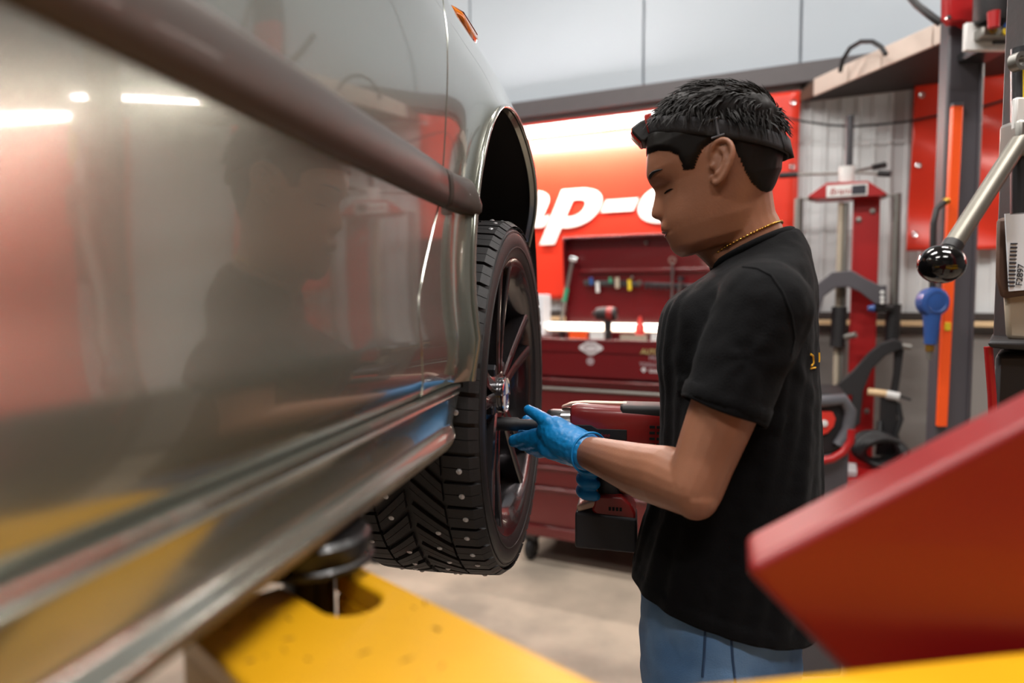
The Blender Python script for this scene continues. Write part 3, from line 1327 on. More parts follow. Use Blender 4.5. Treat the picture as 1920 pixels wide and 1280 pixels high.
def capsule(mb, pts, rads, n=16):
    """rounded tube through pts"""
    pts = [Vector(p) for p in pts]
    # resample smoothly
    Pn, Rn = [], []
    m = len(pts)
    for i in range(m - 1):
        p0 = pts[max(0, i - 1)]
        p1, p2 = pts[i], pts[i + 1]
        p3 = pts[min(m - 1, i + 2)]
        for k in range(6):
            t = k / 6
            Pn.append(0.5 * ((2 * p1) + (p2 - p0) * t + (2 * p0 - 5 * p1 + 4 * p2 - p3) * t * t + (3 * p1 - p0 - 3 * p2 + p3) * t ** 3))
            Rn.append(lerp(rads[i], rads[i + 1], t))
    Pn.append(pts[-1])
    Rn.append(rads[-1])
    d0 = (Pn[0] - Pn[1]).normalized()
    d1 = (Pn[-1] - Pn[-2]).normalized()
    pre, prr, post, por = [], [], [], []
    for a in (80, 60, 40, 20):
        pre.append(Pn[0] + d0 * Rn[0] * math.sin(R(a)))
        prr.append(Rn[0] * math.cos(R(a)))
    for a in (20, 40, 60, 80):
        post.append(Pn[-1] + d1 * Rn[-1] * math.sin(R(a)))
        por.append(Rn[-1] * math.cos(R(a)))
    mb.tube(pre + Pn + post, prr + Rn + por, n)


# ---------------------------------------------------------------- head, in its own frame
HO = P(1344, 325, 1.05)
HP = R(15)
fh = Vector((-.972, .235, 0)).normalized()
hf = (fh * math.cos(HP) + Vector((0, 0, -math.sin(HP)))).normalized()
hl = Vector((0, 0, 1)).cross(fh).normalized()      # the person's left (towards the camera)
hu = hf.cross(hl)
MMP = 1.05 / F


def hw_(f, l, u):
    return HO + hf * f + hl * l + hu * u


def px_local(px, py):
    dx = -(px - 1344) * MMP / .972
    dn = (py - 325) * MMP
    return dx * math.cos(HP) + dn * math.sin(HP), -dn * math.cos(HP) + dx * math.sin(HP)


face_px = [(1330, 181), (1285, 192), (1250, 212), (1230, 240), (1222, 270), (1220, 292), (1219, 310), (1219.5, 326), (1225, 339), (1233, 350), (1235.5, 357), (1234, 368), (1231, 383), (1228.5, 396), (1230, 402), (1237, 406), (1246, 408), (1247.5, 417), (1247, 425), (1249, 431), (1256, 434), (1254.5, 439), (1258, 446), (1262, 453), (1265, 462), (1272, 471), (1283, 477)]
base_px = [(1330, 181), (1285, 192), (1250, 212), (1230, 240), (1222, 270), (1220, 292), (1221, 310), (1224, 326), (1235, 340), (1245, 352), (1249, 370), (1250, 390), (1252, 408), (1254, 420), (1257, 431), (1259, 440), (1262, 450), (1267, 462), (1275, 471), (1285, 477)]
back_px = [(1330, 181), (1380, 190), (1420, 212), (1444, 250), (1452, 290), (1450, 325), (1440, 352), (1428, 378)]


def prof_u(lst, extend=None):
    a = sorted([(px_local(*p)[1], px_local(*p)[0]) for p in lst])
    us, fs = [], []
    for u_, f_ in a:
        if us and u_ - us[-1] < .0012:
            continue
        us.append(u_)
        fs.append(f_)
    return us, fs


FU, FF = prof_u(face_px)
BU, BF = prof_u(base_px)
KU, KF = prof_u(back_px)
u_top = px_local(1330, 181)[1]
u_chin = min(BU)
WU = [-.125, -.113, -.095, -.07, -.045, -.015, .02, .055, .085, .105, .118, .130]
WW = [.020, .034, .049, .058, .063, .068, .0725, .0745, .071, .061, .045, .0]


def head_ring(u, n=96):
    u_ = min(max(u, u_chin), u_top - .0005)
    fb = float(np.interp(u_, BU, BF))
    ff = float(np.interp(u_, FU, FF))
    bk = float(np.interp(u_, KU, KF))
    if u_ < KU[0]:
        bk = lerp(KF[0], -.03, smoothstep(KU[0], -.118, u_) if False else min(1, (KU[0] - u_) / .09))
    w_ = float(np.interp(u, WU, WW))
    if u > u_top - .03:
        w_ = max(.004, .066 * math.sqrt(max(0, 1 - ((u - (u_top - .03)) / .0305) ** 2)))
    mid = lerp(bk, fb, .47)
    pts = []
    for k in range(n):
        a = 2 * math.pi * k / n
        ca_, sa_ = math.cos(a), math.sin(a)
        ex = 0.86 if ca_ > 0 else .95
        # jaw gets more pointed towards the chin
        x = mid + (fb - mid if ca_ > 0 else mid - bk) * math.copysign(abs(ca_) ** ex, ca_)
        y = w_ * math.copysign(abs(sa_) ** .9, sa_)
        if ca_ > 0:
            # midline features fade to the side
            sig = .0105 if -.062 < u < .008 else .018
            if u < -.066:
                sig = .020
            g = math.exp(-(y / sig) ** 2)
            # nostril wings
            x += (ff - fb) * g
            # eye sockets and lids
            for (ey, eu, ew, eh, dp) in ((.031, -.006, .013, .009, -.0075), (.031, -.0065, .010, .005, .0035), (.031, .017, .017, .006, .0022), (.034, -.050, .022, .018, .0015)):
                for sg in (-1, 1):
                    x += dp * math.exp(-((y - sg * ey) / ew) ** 2 - ((u - eu) / eh) ** 2)
            for sg in (-1, 1):
                x += .0065 * math.exp(-((y - sg * .0145) / .0065) ** 2 - ((u + .058) / .008) ** 2)
            # mouth line
            x -= .0032 * math.exp(-(y / .024) ** 4 - ((u - MU) / .0022) ** 2)
        pts.append((x, y, u))
    return pts


MU = px_local(1256, 434)[1]
body = MB()
us = list(np.linspace(u_chin - .001, u_top - .0006, 120))
G = [[hw_(*p) for p in head_ring(u)] for u in us]
n_ = len(G[0])
hm = MB()
vs = [p for row in G for p in row]
fs = []
for i in range(len(G) - 1):
    for k in range(n_):
        l = (k + 1) % n_
        fs.append((i * n_ + k, i * n_ + l, (i + 1) * n_ + l, (i + 1) * n_ + k))
fs.append(tuple(range(n_))[::-1])
fs.append(tuple((len(G) - 1) * n_ + k for k in range(n_)))
body.add(vs, fs)
# ears: helix ring, lobe, bowl, tragus
for sg in (1, -1):
    def ep(px, py, l):
        f_, u_ = px_local(px, py)
        return hw_(f_ - .000, sg * l, u_)
    helix = [(1331, 318, .070), (1330, 303, .075), (1336, 291, .080), (1348, 287, .084), (1358, 293, .087), (1363, 307, .089), (1361, 324, .088), (1355, 340, .084), (1347, 352, .079), (1339, 357, .074), (1334, 350, .071)]
    capsule(body, [ep(*q) for q in helix], [.0035, .004, .0042, .0042, .0042, .0042, .004, .0042, .005, .0055, .004], 10)
    capsule(body, [ep(1352, 302, .080), ep(1352, 318, .0825), ep(1348, 334, .080), ep(1340, 343, .077)], [.0045, .004, .0045, .0045], 10)
    capsule(body, [ep(1344, 300, .078), ep(1350, 308, .0825)], [.0035, .003], 8)
    body.sphere(ep(1333, 328, .073), (.005, .005, .006))
    body.sphere(ep(1346, 320, .070), (.013, .008, .022), Matrix.Rotation(0, 3, 'X'), 16, 12)
# neck
capsule(body, [hw_(-.018, 0, -.01), P(1385, 415, 1.05), P(1402, 455, 1.05), NK + Vector((0, 0, -.05))], [.056, .054, .054, .050], 24)
capsule(body, [hw_(.045, 0, -.085), P(1354, 468, 1.05), P(1380, 500, 1.05)], [.026, .032, .030], 20)
# shoulders and trunk under the shirt
capsule(body, [SHL + Vector((0, 0, -.01)), NK + Vector((0, 0, -.085)), SHR + Vector((0, 0, -.01))], [.045, .048, .045], 20)
for zz, a, b in ((-.09, .080, .115), (-.2, .085, .12), (-.36, .09, .13), (-.46, .095, .135)):
    body.sphere(Vector((NK.x - .030, NK.y, H + zz)) - FW * .008, (a, b, .11), Matrix.Rotation(math.atan2(FW.y, FW.x), 3, 'Z'), 24, 16)


def along(a, b, t):
    return a + (b - a) * t


# arms
def arm(sh, el, wr, hand_end, out):
    up_bulge = out * .006
    capsule(body, [sh, along(sh, el, .3) + up_bulge, along(sh, el, .62), along(sh, el, .86), el], [.050, .0465, .0425, .0385, .0375], 20)
    fdir = (wr - el).normalized()
    capsule(body, [el, along(el, wr, .18) + Vector((0, 0, .003)), along(el, wr, .36), along(el, wr, .66), along(el, wr, .9), wr + fdir * .01], [.0375, .0425, .0405, .0325, .0265, .0255], 20)
    d = ((el - sh).normalized() - fdir).normalized()
    body.sphere(el + d * .012, .030)


arm(SHL, ELL, WRL, None, -RT)
arm(SHR, ELR, WRR, None, RT)
bme = remesh(body, .0024, 1, .5)
bo = link_mesh('body', bme, 'skin', person)

# ---------------------------------------------------------------- hair
hair_poly = [(1205, 150), (1216, 262), (1219, 288), (1228, 291), (1245, 292), (1262, 297), (1275, 305), (1281, 318), (1284, 331), (1304, 331), (1311, 312), (1319, 296), (1334, 286), (1352, 284), (1366, 295), (1374, 315), (1384, 338), (1396, 357), (1412, 369), (1436, 371), (1480, 372), (1490, 150)]
hp_loc = [px_local(*p) for p in hair_poly]


def in_poly(x, y, poly):
    c = False
    n = len(poly)
    j = n - 1
    for i in range(n):
        xi, yi = poly[i]
        xj, yj = poly[j]
        if (yi > y) != (yj > y) and x < (xj - xi) * (y - yi) / (yj - yi) + xi:
            c = not c
        j = i
    return c


def dist_poly(x, y, poly):
    best = 9
    for i in range(len(poly) - 1):
        ax, ay = poly[i]
        bx, by = poly[i + 1]
        dx, dy = bx - ax, by - ay
        t = max(0, min(1, ((x - ax) * dx + (y - ay) * dy) / (dx * dx + dy * dy)))
        best = min(best, math.hypot(x - ax - t * dx, y - ay - t * dy))
    return best


us2 = list(np.linspace(-.06, u_top - .0006, 170))
nn = 200
rings = [head_ring(u, nn) for u in us2]
strap_u = lambda f: px_local(1340, 266)[1] + (f - px_local(1340, 266)[0]) * ((px_local(1232, 254)[1] - px_local(1452, 296)[1]) / (px_local(1232, 254)[0] - px_local(1452, 296)[0]))


def hair_thick(f, l, u, d):
    su = strap_u(f)
    t = .0024 + .0028 * smoothstep(0, .05, u + .02)
    top = smoothstep(su + .008, su + .045, u)
    t += .0085 * top
    t += .004 * smoothstep(.03, .09, f) * top
    t *= smoothstep(-.002, .009, d)
    nz = noise.noise(Vector((f * 34, l * 80, u * 26))) * .5 + noise.noise(Vector((f * 90, l * 170, u * 60))) * .3
    t += nz * (.0012 + .0055 * top)
    if abs(u - su) < .011:
        t = min(t, .0045)
    return max(t, .0006)


m_ = MB()
V, idx = [], {}
Fs = []
cen = Vector((0, 0, .04))
for i, ring in enumerate(rings):
    for k, p in enumerate(ring):
        inside = in_poly(p[0], p[2], hp_loc)
        if inside:
            d = dist_poly(p[0], p[2], hp_loc[1:21])
            nrm = Vector((p[0] + .005, p[1] * 1.3, max(0, p[2] - .03) * 1.6)).normalized()
            q = Vector(p) + nrm * hair_thick(p[0], p[1], p[2], d)
            idx[(i, k)] = len(V)
            V.append(hw_(*q))
for i in range(len(rings) - 1):
    for k in range(nn):
        l = (k + 1) % nn
        ks = [(i, k), (i, l), (i + 1, l), (i + 1, k)]
        if all(q in idx for q in ks):
            Fs.append(tuple(idx[q] for q in ks))
top_ring = [idx[(len(rings) - 1, k)] for k in range(nn) if (len(rings) - 1, k) in idx]
if len(top_ring) == nn:
    Fs.append(tuple(top_ring))
m_.add(V, Fs)
hair = m_.build('hair', 'hair', person, smooth=80)
# locks of longer hair on the crown, combed forwards and up
rs = random.Random(5)
lk = MB()
for i in range(2600):
    ri = rs.randrange(int(len(rings) * .56), len(rings))
    k = rs.randrange(nn)
    p = Vector(rings[ri][k])
    if p.z < strap_u(p.x) + .014 or not in_poly(p.x, p.z, hp_loc):
        continue
    nrm = Vector((p.x + .005, p.y * 1.3, max(0, p.z - .03) * 1.6)).normalized()
    tp = smoothstep(.02, .06, p.z - strap_u(p.x))
    base = p + nrm * (.004 + .008 * tp)
    ln = rs.uniform(.016, .034)
    clump = Vector((noise.noise(p * 40), noise.noise(p * 40 + Vector((7, 0, 0))), 0)) * .9
    flow = Vector((.75, .0, 0)) * tp + Vector((.1, 0, -.8)) * (1 - tp) + clump * .7
    flow = (flow - nrm * flow.dot(nrm)).normalized()
    dr = (flow + nrm * rs.uniform(.05, .34)).normalized()
    c1 = base + dr * ln * .5 + nrm * .003
    c2 = base + dr * ln + nrm * rs.uniform(-.004, .002)
    r_ = rs.uniform(.0006, .0014)
    lk.tube([hw_(*base), hw_(*c1), hw_(*c2)], [r_, r_ * .85, .0002], 4)
lk.build('hair_locks', 'hair', person, smooth=80)['kind'] = 'stuff'
# eyebrows and eyes
for sg in (1, -1):
    m_ = MB()
    pts = []
    for f in np.linspace(0, 1, 7):
        y = sg * lerp(.014, .048, f)
        u = .0195 + .004 * math.sin(f * 2.6)
        ring = head_ring(u, 192)
        best = min((q for q in ring if q[0] > 0), key=lambda q: abs(q[1] - y))
        pts.append(hw_(best[0] + .0005, best[1], u))
    m_.tube(pts, [.0012, .0024, .0028, .0026, .0022, .0016, .0006], 8)
    m_.build('eyebrow', 'hair', person)
    m_ = MB()
    pts = []
    for f in np.linspace(0, 1, 6):
        y = sg * lerp(.020, .043, f)
        u = -.0085 + .001 * math.sin(f * 3.1)
        ring = head_ring(u, 192)
        best = min((q for q in ring if q[0] > 0), key=lambda q: abs(q[1] - y))
        pts.append(hw_(best[0] + .0006, best[1], u - .001))
    m_.tube(pts, [.0006, .0011, .0013, .0012, .0010, .0004], 6)
    m_.build('eyelashes', 'hair', person)
# lips
m_ = MB()
for du, ln, rr in ((.0035, .020, .0022), (-.004, .017, .0026)):
    pts = []
    for f in np.linspace(-1, 1, 9):
        y = f * ln
        u = MU + du * (1 - abs(f) ** 2)
        ring = head_ring(u, 192)
        best = min((q for q in ring if q[0] > 0), key=lambda q: abs(q[1] - y))
        pts.append(hw_(best[0] - .0010, best[1], u))
    m_.tube(pts, [rr * (1 - .75 * abs(f) ** 2) for f in np.linspace(-1, 1, 9)], 8)
m_.build('lips', 'lip', person)

# ---------------------------------------------------------------- shirt
YAW = math.atan2(FW.y, FW.x)
slices = [  # z, centre along FW (from the trunk axis), a (front-back), b (side)
    (.092, -.016, .050, .060), (.078, -.014, .060, .074), (.060, -.012, .074, .104), (.038, -.008, .090, .140), (.008, -.008, .106, .156), (-.03, -.005, .113, .160), (-.08, -.004, .117, .160), (-.14, -.010, .115, .157), (-.22, -.012, .116, .156), (-.30, -.006, .123, .158), (-.38, .004, .134, .164), (-.456, .008, .141, .170), (-.50, .009, .143, .172)]
AX0 = Vector((NK.x - .030, NK.y, 0))
sz = [s_[0] for s_ in slices][::-1]
def sl_at(z):
    return [float(pchip(sz, [s_[k] for s_ in slices][::-1], z)) for k in (1, 2, 3)]
shirt = MB()
G = []
for z in np.linspace(-.50, .092, 70):
    c, a, b = sl_at(z)
    top = smoothstep(-.02, .09, z)
    ctr = AX0 + FW * c + (Vector((NK.x, NK.y, 0)) - AX0) * top * .9
    row = []
    for k in range(64):
        th = 2 * math.pi * k / 64
        x = a * math.copysign(abs(math.cos(th)) ** .85, math.cos(th))
        y = b * math.copysign(abs(math.sin(th)) ** .85, math.sin(th))
        # neckline: higher at the nape than at the throat
        dz = -.34 * x * top
        row.append(ctr + FW * x + RT * y + Vector((0, 0, H + z + dz)))
    G.append(row)
vs = [p for r_ in G for p in r_]
fs = []
for i in range(len(G) - 1):
    for k in range(64):
        l = (k + 1) % 64
        fs.append((i * 64 + k, i * 64 + l, (i + 1) * 64 + l, (i + 1) * 64 + k))
fs += [tuple(range(64))[::-1], tuple((len(G) - 1) * 64 + k for k in range(64))]
shirt.add(vs, fs)
SLV = {}
for nm, sh, el in (('L', SHL, ELL), ('R', SHR, ELR)):
    ax = (el - sh).normalized()
    capsule(shirt, [along(sh, NK, .35) + Vector((0, 0, -.022)), sh], [.060, .0615], 24)
    shirt.tube([along(sh, el, f_) for f_ in (0, .1, .2, .3, .4, .5, .565)], [.0612, .0605, .060, .0585, .057, .0565, .0565], 28)
    SLV[nm] = (sh, el, ax)
sme_ = remesh(shirt, .0048, 10, .5)
# cut the hem, the sleeve ends and the neck opening
bm = bmesh.new()
bm.from_mesh(sme_)
def cut(bm, co, no, sel):
    geom = [f for f in bm.faces if sel(f.calc_center_median())]
    es = {e for f in geom for e in f.edges}
    vs_ = {v for f in geom for v in f.verts}
    bmesh.ops.bisect_plane(bm, geom=list(geom) + list(es) + list(vs_), plane_co=co, plane_no=no, clear_outer=False)
    dele = [f for f in bm.faces if sel(f.calc_center_median()) and (f.calc_center_median() - Vector(co)).dot(Vector(no)) > 1e-5]
    bmesh.ops.delete(bm, geom=dele, context='FACES')
hem_n = Vector((0, 0, -1))
hem_n = (Vector((0, 0, -1)) + FW * .20).normalized()
cut(bm, Vector((AX0.x, AX0.y, H - .450)), hem_n, lambda c: c.z < H - .38)
slv_end = {}
for nm in 'LR':
    sh, el, ax = SLV[nm]
    co = along(sh, el, .565)
    # sleeve hem slightly slanted: lower at the outside
    no = (ax + (RT if nm == 'L' else -RT) * .05).normalized()
    slv_end[nm] = (co, no)
    bm.normal_update()
    dele = [f for f in bm.faces if abs((f.calc_center_median() - co).dot(ax)) < .014 and f.normal.dot(ax) > .72 and (f.calc_center_median() - co).length < .075]
    bmesh.ops.delete(bm, geom=dele, context='FACES')
# neck opening: everything inside the collar oval goes; the rib is laid on the surface left
from mathutils.bvhtree import BVHTree
bvh = BVHTree.FromBMesh(bm)
CO_A, CO_B = .056, .064
rib = []
for k in range(48):
    a = 2 * math.pi * k / 48
    p = NK + FW * (CO_A * math.cos(a) + .002) + RT * (CO_B * math.sin(a))
    hit = bvh.ray_cast(Vector((p.x, p.y, H + .4)), Vector((0, 0, -1)))[0]
    rib.append(hit if hit is not None else p)
zs_ = [p.z for p in rib]
rib = [Vector((p.x, p.y, sum(zs_[(k + q) % 48] for q in range(-3, 4)) / 7 + .001)) for k, p in enumerate(rib)]
def in_collar(c, g=1.0):
    x = (c - NK).dot(FW) - .002
    y = (c - NK).dot(RT)
    return (x / (CO_A * g)) ** 2 + (y / (CO_B * g)) ** 2 < 1 and c.z > H
bmesh.ops.delete(bm, geom=[f for f in bm.faces if in_collar(f.calc_center_median())], context='FACES')
# folds
wv = Vector((0, 0, 1))
arm_pit = along(SHL, ELL, .25) + RT * .05
bm.normal_update()
for v in bm.verts:
    c = v.co
    zr_ = c.z - H
    x = (c - AX0).dot(FW)
    y = (c - AX0).dot(RT)
    near = smoothstep(.10, -.05, zr_)
    ang = math.atan2(y, x)
    d = 0.0
    # long drapes falling from the shoulder blade towards the hem
    q = ang * 3.1 + zr_ * 3.4
    d += .0055 * (noise.noise(Vector((q * 1.9, zr_ * 2.2, 3.1)))) * near
    d += .0040 * noise.noise(Vector((ang * 7 + zr_ * 7, zr_ * 5, 9.7))) * near
    # creases fanning out of the armpit
    w_ = c - arm_pit
    rr = w_.length
    th = math.atan2(w_.z, w_.dot(FW))
    d += .0026 * math.sin(th * 6 + 7 * noise.noise(c * 9)) * math.exp(-(rr / .10) ** 2) * smoothstep(.02, .06, rr)
    d += .0012 * noise.noise(c * 60)
    for nm in 'LR':
        co, no = slv_end[nm]
        k = (co - c).dot(no)
        if (c - co).length < .09 and -.002 < k < .020:
            d = d * .4 + .0020
    if (Vector((AX0.x, AX0.y, H - .450)) - c).dot(hem_n) < .018:
        d = d * .6 + .0018
    v.co = c + v.normal * d
bm.to_mesh(sme_)
bm.free()
so = link_mesh('t_shirt', sme_, 'shirt', person)
md = so.modifiers.new('s', 'SOLIDIFY')
md.thickness = .0022
md.offset = -1
# collar rib and sleeve hems
m_ = MB()
m_.tube(rib, .0062, 8, closed=True)
m_.build('collar', 'shirt', person, smooth=80)
for nm in 'LR':
    sh, el, ax = SLV[nm]
    co, no = slv_end[nm]
    s1 = ax.cross(Vector((0, 0, 1))).normalized()
    s2 = s1.cross(ax)
    m_ = MB()
    G = []
    for k in range(48):
        a = 2 * math.pi * k / 48
        rd = s1 * math.cos(a) + s2 * math.sin(a)
        w_ = .0009 * math.sin(5 * a) + .0006 * math.sin(11 * a + 1)
        G.append([co + rd * (rr_ + w_) + ax * (h_ + .0015 * math.sin(3 * a)) for (rr_, h_) in ((.0545, -.019), (.0562, -.018), (.0566, -.010), (.0566, .000), (.0558, .003), (.0535, .003), (.0525, -.004))])
    m_.grid(G, close_u=True)
    m_.build('sleeve_hem', 'shirt', person, smooth=80)
# sleeve seam over the shoulder
def nearest(me_obj, p):
    ok, loc, nor, _ = me_obj.closest_point_on_mesh(p)
    return loc, nor
def surf(me_, px, py):
    """point of a world-coordinate mesh seen at a pixel of the photograph"""
    key = me_.name
    if key not in BV:
        BV[key] = BVHTree.FromPolygons([v.co for v in me_.vertices], [p.vertices for p in me_.polygons])
    loc, nor, _, _ = BV[key].ray_cast(Vector((0, 0, H)), ray(px, py).normalized())
    return loc, nor
BV = {}
seam_px = [(1393, 500, .94), (1420, 503, .915), (1446, 516, .90), (1468, 548, .90), (1484, 590, .91), (1490, 632, .925), (1482, 672, .935)]
m_ = MB()
fine = []
for i in range(len(seam_px) - 1):
    for k in range(5):
        a, b = lerp(seam_px[i][0], seam_px[i + 1][0], k / 5), lerp(seam_px[i][1], seam_px[i + 1][1], k / 5)
        loc, nor = surf(so.data, a, b)
        if loc is not None:
            fine.append(loc - ray(a, b).normalized() * .0006)
m_.tube(fine, .0016, 6)
m_.build('sleeve_seam', 'shirt', person, smooth=80)
# print on the back: two yellow characters at its near end
def print_bar(name, pts_px, rad):
    pp = []
    for (a, b) in pts_px:
        loc, nor = surf(so.data, a, b)
        if loc is None:
            loc, nor = nearest(so, P(a, b, 1.0))
        pp.append(loc - ray(a, b).normalized() * .0012)
    m_ = MB()
    m_.tube(pp, rad, 6)
    return m_.build(name, 'print_yellow', person, smooth=60)
print_bar('back_print', [(1520, 664), (1524, 667), (1525, 680), (1521, 686)], .0016)
print_bar('back_print', [(1520, 691), (1524, 690), (1529, 689)], .0012)
print_bar('back_print', [(1535, 661), (1535.5, 670), (1535, 679)], .0018)

# ---------------------------------------------------------------- jeans and shoes
jeans = MB()
HIP = AX0 + FW * .012
rj = Matrix.Rotation(YAW, 3, 'Z')
def ell_loft(mb, secs, n=40):
    G = []
    for (c, a, b) in secs:
        G.append([Vector(c) + FW * (a * math.cos(2 * math.pi * k / n)) + RT * (b * math.sin(2 * math.pi * k / n)) for k in range(n)])
    vs = [p for r_ in G for p in r_]
    fs = []
    for i in range(len(G) - 1):
        for k in range(n):
            l = (k + 1) % n
            fs.append((i * n + k, i * n + l, (i + 1) * n + l, (i + 1) * n + k))
    fs += [tuple(range(n)), tuple((len(G) - 1) * n + k for k in range(n))]
    mb.add(vs, fs)
ell_loft(jeans, [(HIP + Vector((0, 0, H + z)), a, b) for (z, a, b) in ((-.40, .110, .150), (-.45, .120, .160), (-.52, .124, .166), (-.60, .120, .166), (-.66, .09, .14))])
for sg, st in ((-1, .02), (1, -.04)):
    hipj = HIP + RT * (sg * .082) + Vector((0, 0, H - .56))
    knee = HIP + RT * (sg * .095) + FW * (st + .03) + Vector((0, 0, .50))
    ank = HIP + RT * (sg * .10) + FW * (st - .02) + Vector((0, 0, .10))
    capsule(jeans, [hipj, along(hipj, knee, .5), knee, along(knee, ank, .35), ank], [.090, .082, .066, .064, .058], 24)
jme = remesh(jeans, .0065, 8, .5)
for v in jme.vertices:
    v.co += v.normal * (.0035 * noise.noise(v.co * 16) + .002 * noise.noise(v.co * 45))
jo = link_mesh('jeans', jme, 'denim', person)
for pxs in (((1312, 1196), (1310, 1230), (1306, 1262), (1304, 1300)), ((1382, 1196), (1384, 1230), (1387, 1262), (1390, 1300))):
    pp = []
    for (a, b) in pxs:
        loc, nor = nearest(jo, P(a, b, .86))
        pp.append(loc + nor * .0006)
    m_ = MB()
    m_.tube(pp, .0018, 6)
    m_.build('jeans_seam', 'denim_seam', person, smooth=80)
for sg, st in ((-1, .02), (1, -.04)):
    c = HIP + RT * (sg * .10) + FW * (st - .02)
    sh_ = MB()
    capsule(sh_, [c - FW * .05 + Vector((0, 0, .05)), c + FW * .06 + Vector((0, 0, .05)), c + FW * .15 + Vector((0, 0, .036))], [.046, .046, .034], 16)
    capsule(sh_, [c + Vector((0, 0, .05)), c + Vector((0, 0, .12))], [.046, .046], 16)
    smx = remesh(sh_, .006, 6)
    for v in smx.vertices:
        v.co.z = max(v.co.z, .004)
    link_mesh('shoe', smx, 'shoe', person)

# ---------------------------------------------------------------- gloves
# left glove: back of the hand to the camera, thumb lying on the socket bar, fingers curling under it
BA = car_world(-.262, 1.205, -.222)        # bar start (wheel bolt)
BD = Vector((math.cos(CA), -math.sin(CA), 0))
def bar(k, dn=0.0, dz=0.0):
    """point beside the bar axis: dn towards the camera, dz up"""
    return BA + BD * k + Vector((-math.sin(CA), -math.cos(CA), 0)) * dn + Vector((0, 0, dz))
gl = MB()
pm = P(1046, 818, 1.135)
wr2 = WRL + (WRL - ELL).normalized() * -.022
capsule(gl, [wr2, along(wr2, pm, .45), pm], [.0315, .0315, .030], 20)
capsule(gl, [along(WRL, pm, .2) + Vector((0, .004, -.016)), P(1062, 846, 1.135), P(1028, 838, 1.14)], [.019, .022, .019], 14)
capsule(gl, [along(WRL, pm, .3) + Vector((0, 0, .008)), P(1042, 801, 1.135), P(1026, 806, 1.14)], [.019, .020, .018], 14)
# thumb
capsule(gl, [P(1052, 808, 1.130), P(1030, 793, 1.133), P(1009, 779, 1.148), P(991, 768, 1.165)], [.0155, .0125, .0108, .0088], 14)
# four fingers, knuckles from top to bottom; each bends under the bar and up its far side
kn = [(1018, 812, 1.150), (1020, 824, 1.147), (1027, 835, 1.145), (1036, 843, 1.145)]
tips = [(.052, 0), (.066, -.004), (.080, -.007), (.094, -.010)]
for i, (a, b, y) in enumerate(kn):
    k0 = P(a, b, y)
    lead = bar(tips[i][0] - .012, .028 - .004 * i, -.024 - .007 * i)
    under = bar(tips[i][0] - .010, -.002, -.030 - .006 * i)
    far = bar(tips[i][0] - .004, -.026, -.012 - .004 * i)
    fend = bar(tips[i][0], -.020, .006 - .004 * i)
    capsule(gl, [k0 + Vector((.012, 0, 0)), k0, lead, under, far, fend], [.0125, .0122, .0108, .0100, .0092, .0082], 12)
gme = remesh(gl, .0024, 4, .5)
for v in gme.vertices:
    v.co += v.normal * (.0009 * noise.noise(v.co * 120) + .0006 * noise.noise(v.co * 260))
link_mesh('glove', gme, 'glove', person)
# cuff ring
m_ = MB()
ad = (WRL - ELL).normalized()
sx = ad.cross(Vector((0, 0, 1))).normalized()
sy = sx.cross(ad)
m_.tube([wr2 - ad * .010 + (sx * math.cos(a) * .0335 + sy * math.sin(a) * .0335) - ad * .004 * math.sin(a) for a in np.linspace(0, 2 * math.pi, 28)[:-1]], .0021, 8, closed=True)
m_.build('glove_cuff', 'glove', person, smooth=80)

# right glove: holds the pistol grip
GR = car_world(-.070, 1.205, -.300)        # middle of the grip
gr = MB()
wr3 = WRR
pc3 = GR + Vector((.022, .012, .005))
capsule(gr, [wr3, along(wr3, pc3, .55), pc3 + Vector((.004, .004, 0))], [.030, .031, .030], 18)
capsule(gr, [pc3 + Vector((0, .004, .025)), pc3 + Vector((0, .004, -.026))], [.024, .022], 14)
for i in range(4):
    z = .030 - .021 * i
    ex = 0.014 if i == 0 else 0.0
    capsule(gr, [pc3 + Vector((.004, .020, z)), GR + Vector((-.016, .030, z)), GR + Vector((-.034 - ex, .010, z - .002)), GR + Vector((-.034 - ex, -.016, z - .004)), GR + Vector((-.014, -.027, z - .005))], [.0118, .0112, .0105, .0098, .0088], 12)
capsule(gr, [pc3 + Vector((.006, -.010, .030)), GR + Vector((.010, -.030, .030)), GR + Vector((-.016, -.032, .024))], [.014, .012, .0095], 12)
gme = remesh(gr, .0026, 4, .5)
link_mesh('glove', gme, 'glove', person)

# necklace
pts = []
for k in range(74):
    a = 2 * math.pi * k / 74
    p = NK + FW * (.066 * math.cos(a) - .012) + RT * (.069 * math.sin(a))
    nn2 = (Vector((0, 0, 1)) + FW * .46).normalized()
    h_ = -(p - (NK + Vector((0, 0, .022)))).dot(nn2) / nn2.z
    pts.append(p + Vector((0, 0, h_)))
m_ = MB()
for i, p in enumerate(pts):
    loc, nor = nearest(bo, p)
    q = loc + nor * .0016
    pts[i] = q
for _ in range(4):
    pts = [(pts[i - 1] + pts[i] * 2 + pts[(i + 1) % len(pts)]) / 4 for i in range(len(pts))]
for i, q in enumerate(pts):
    nx = pts[(i + 1) % len(pts)]
    d = (nx - q)
    m_.tube([q + d * .08, q + d * .3, q + d * .7, q + d * .92], [.0008, .0018, .0018, .0008], 6)
m_.build('necklace', 'gold', person, smooth=60)

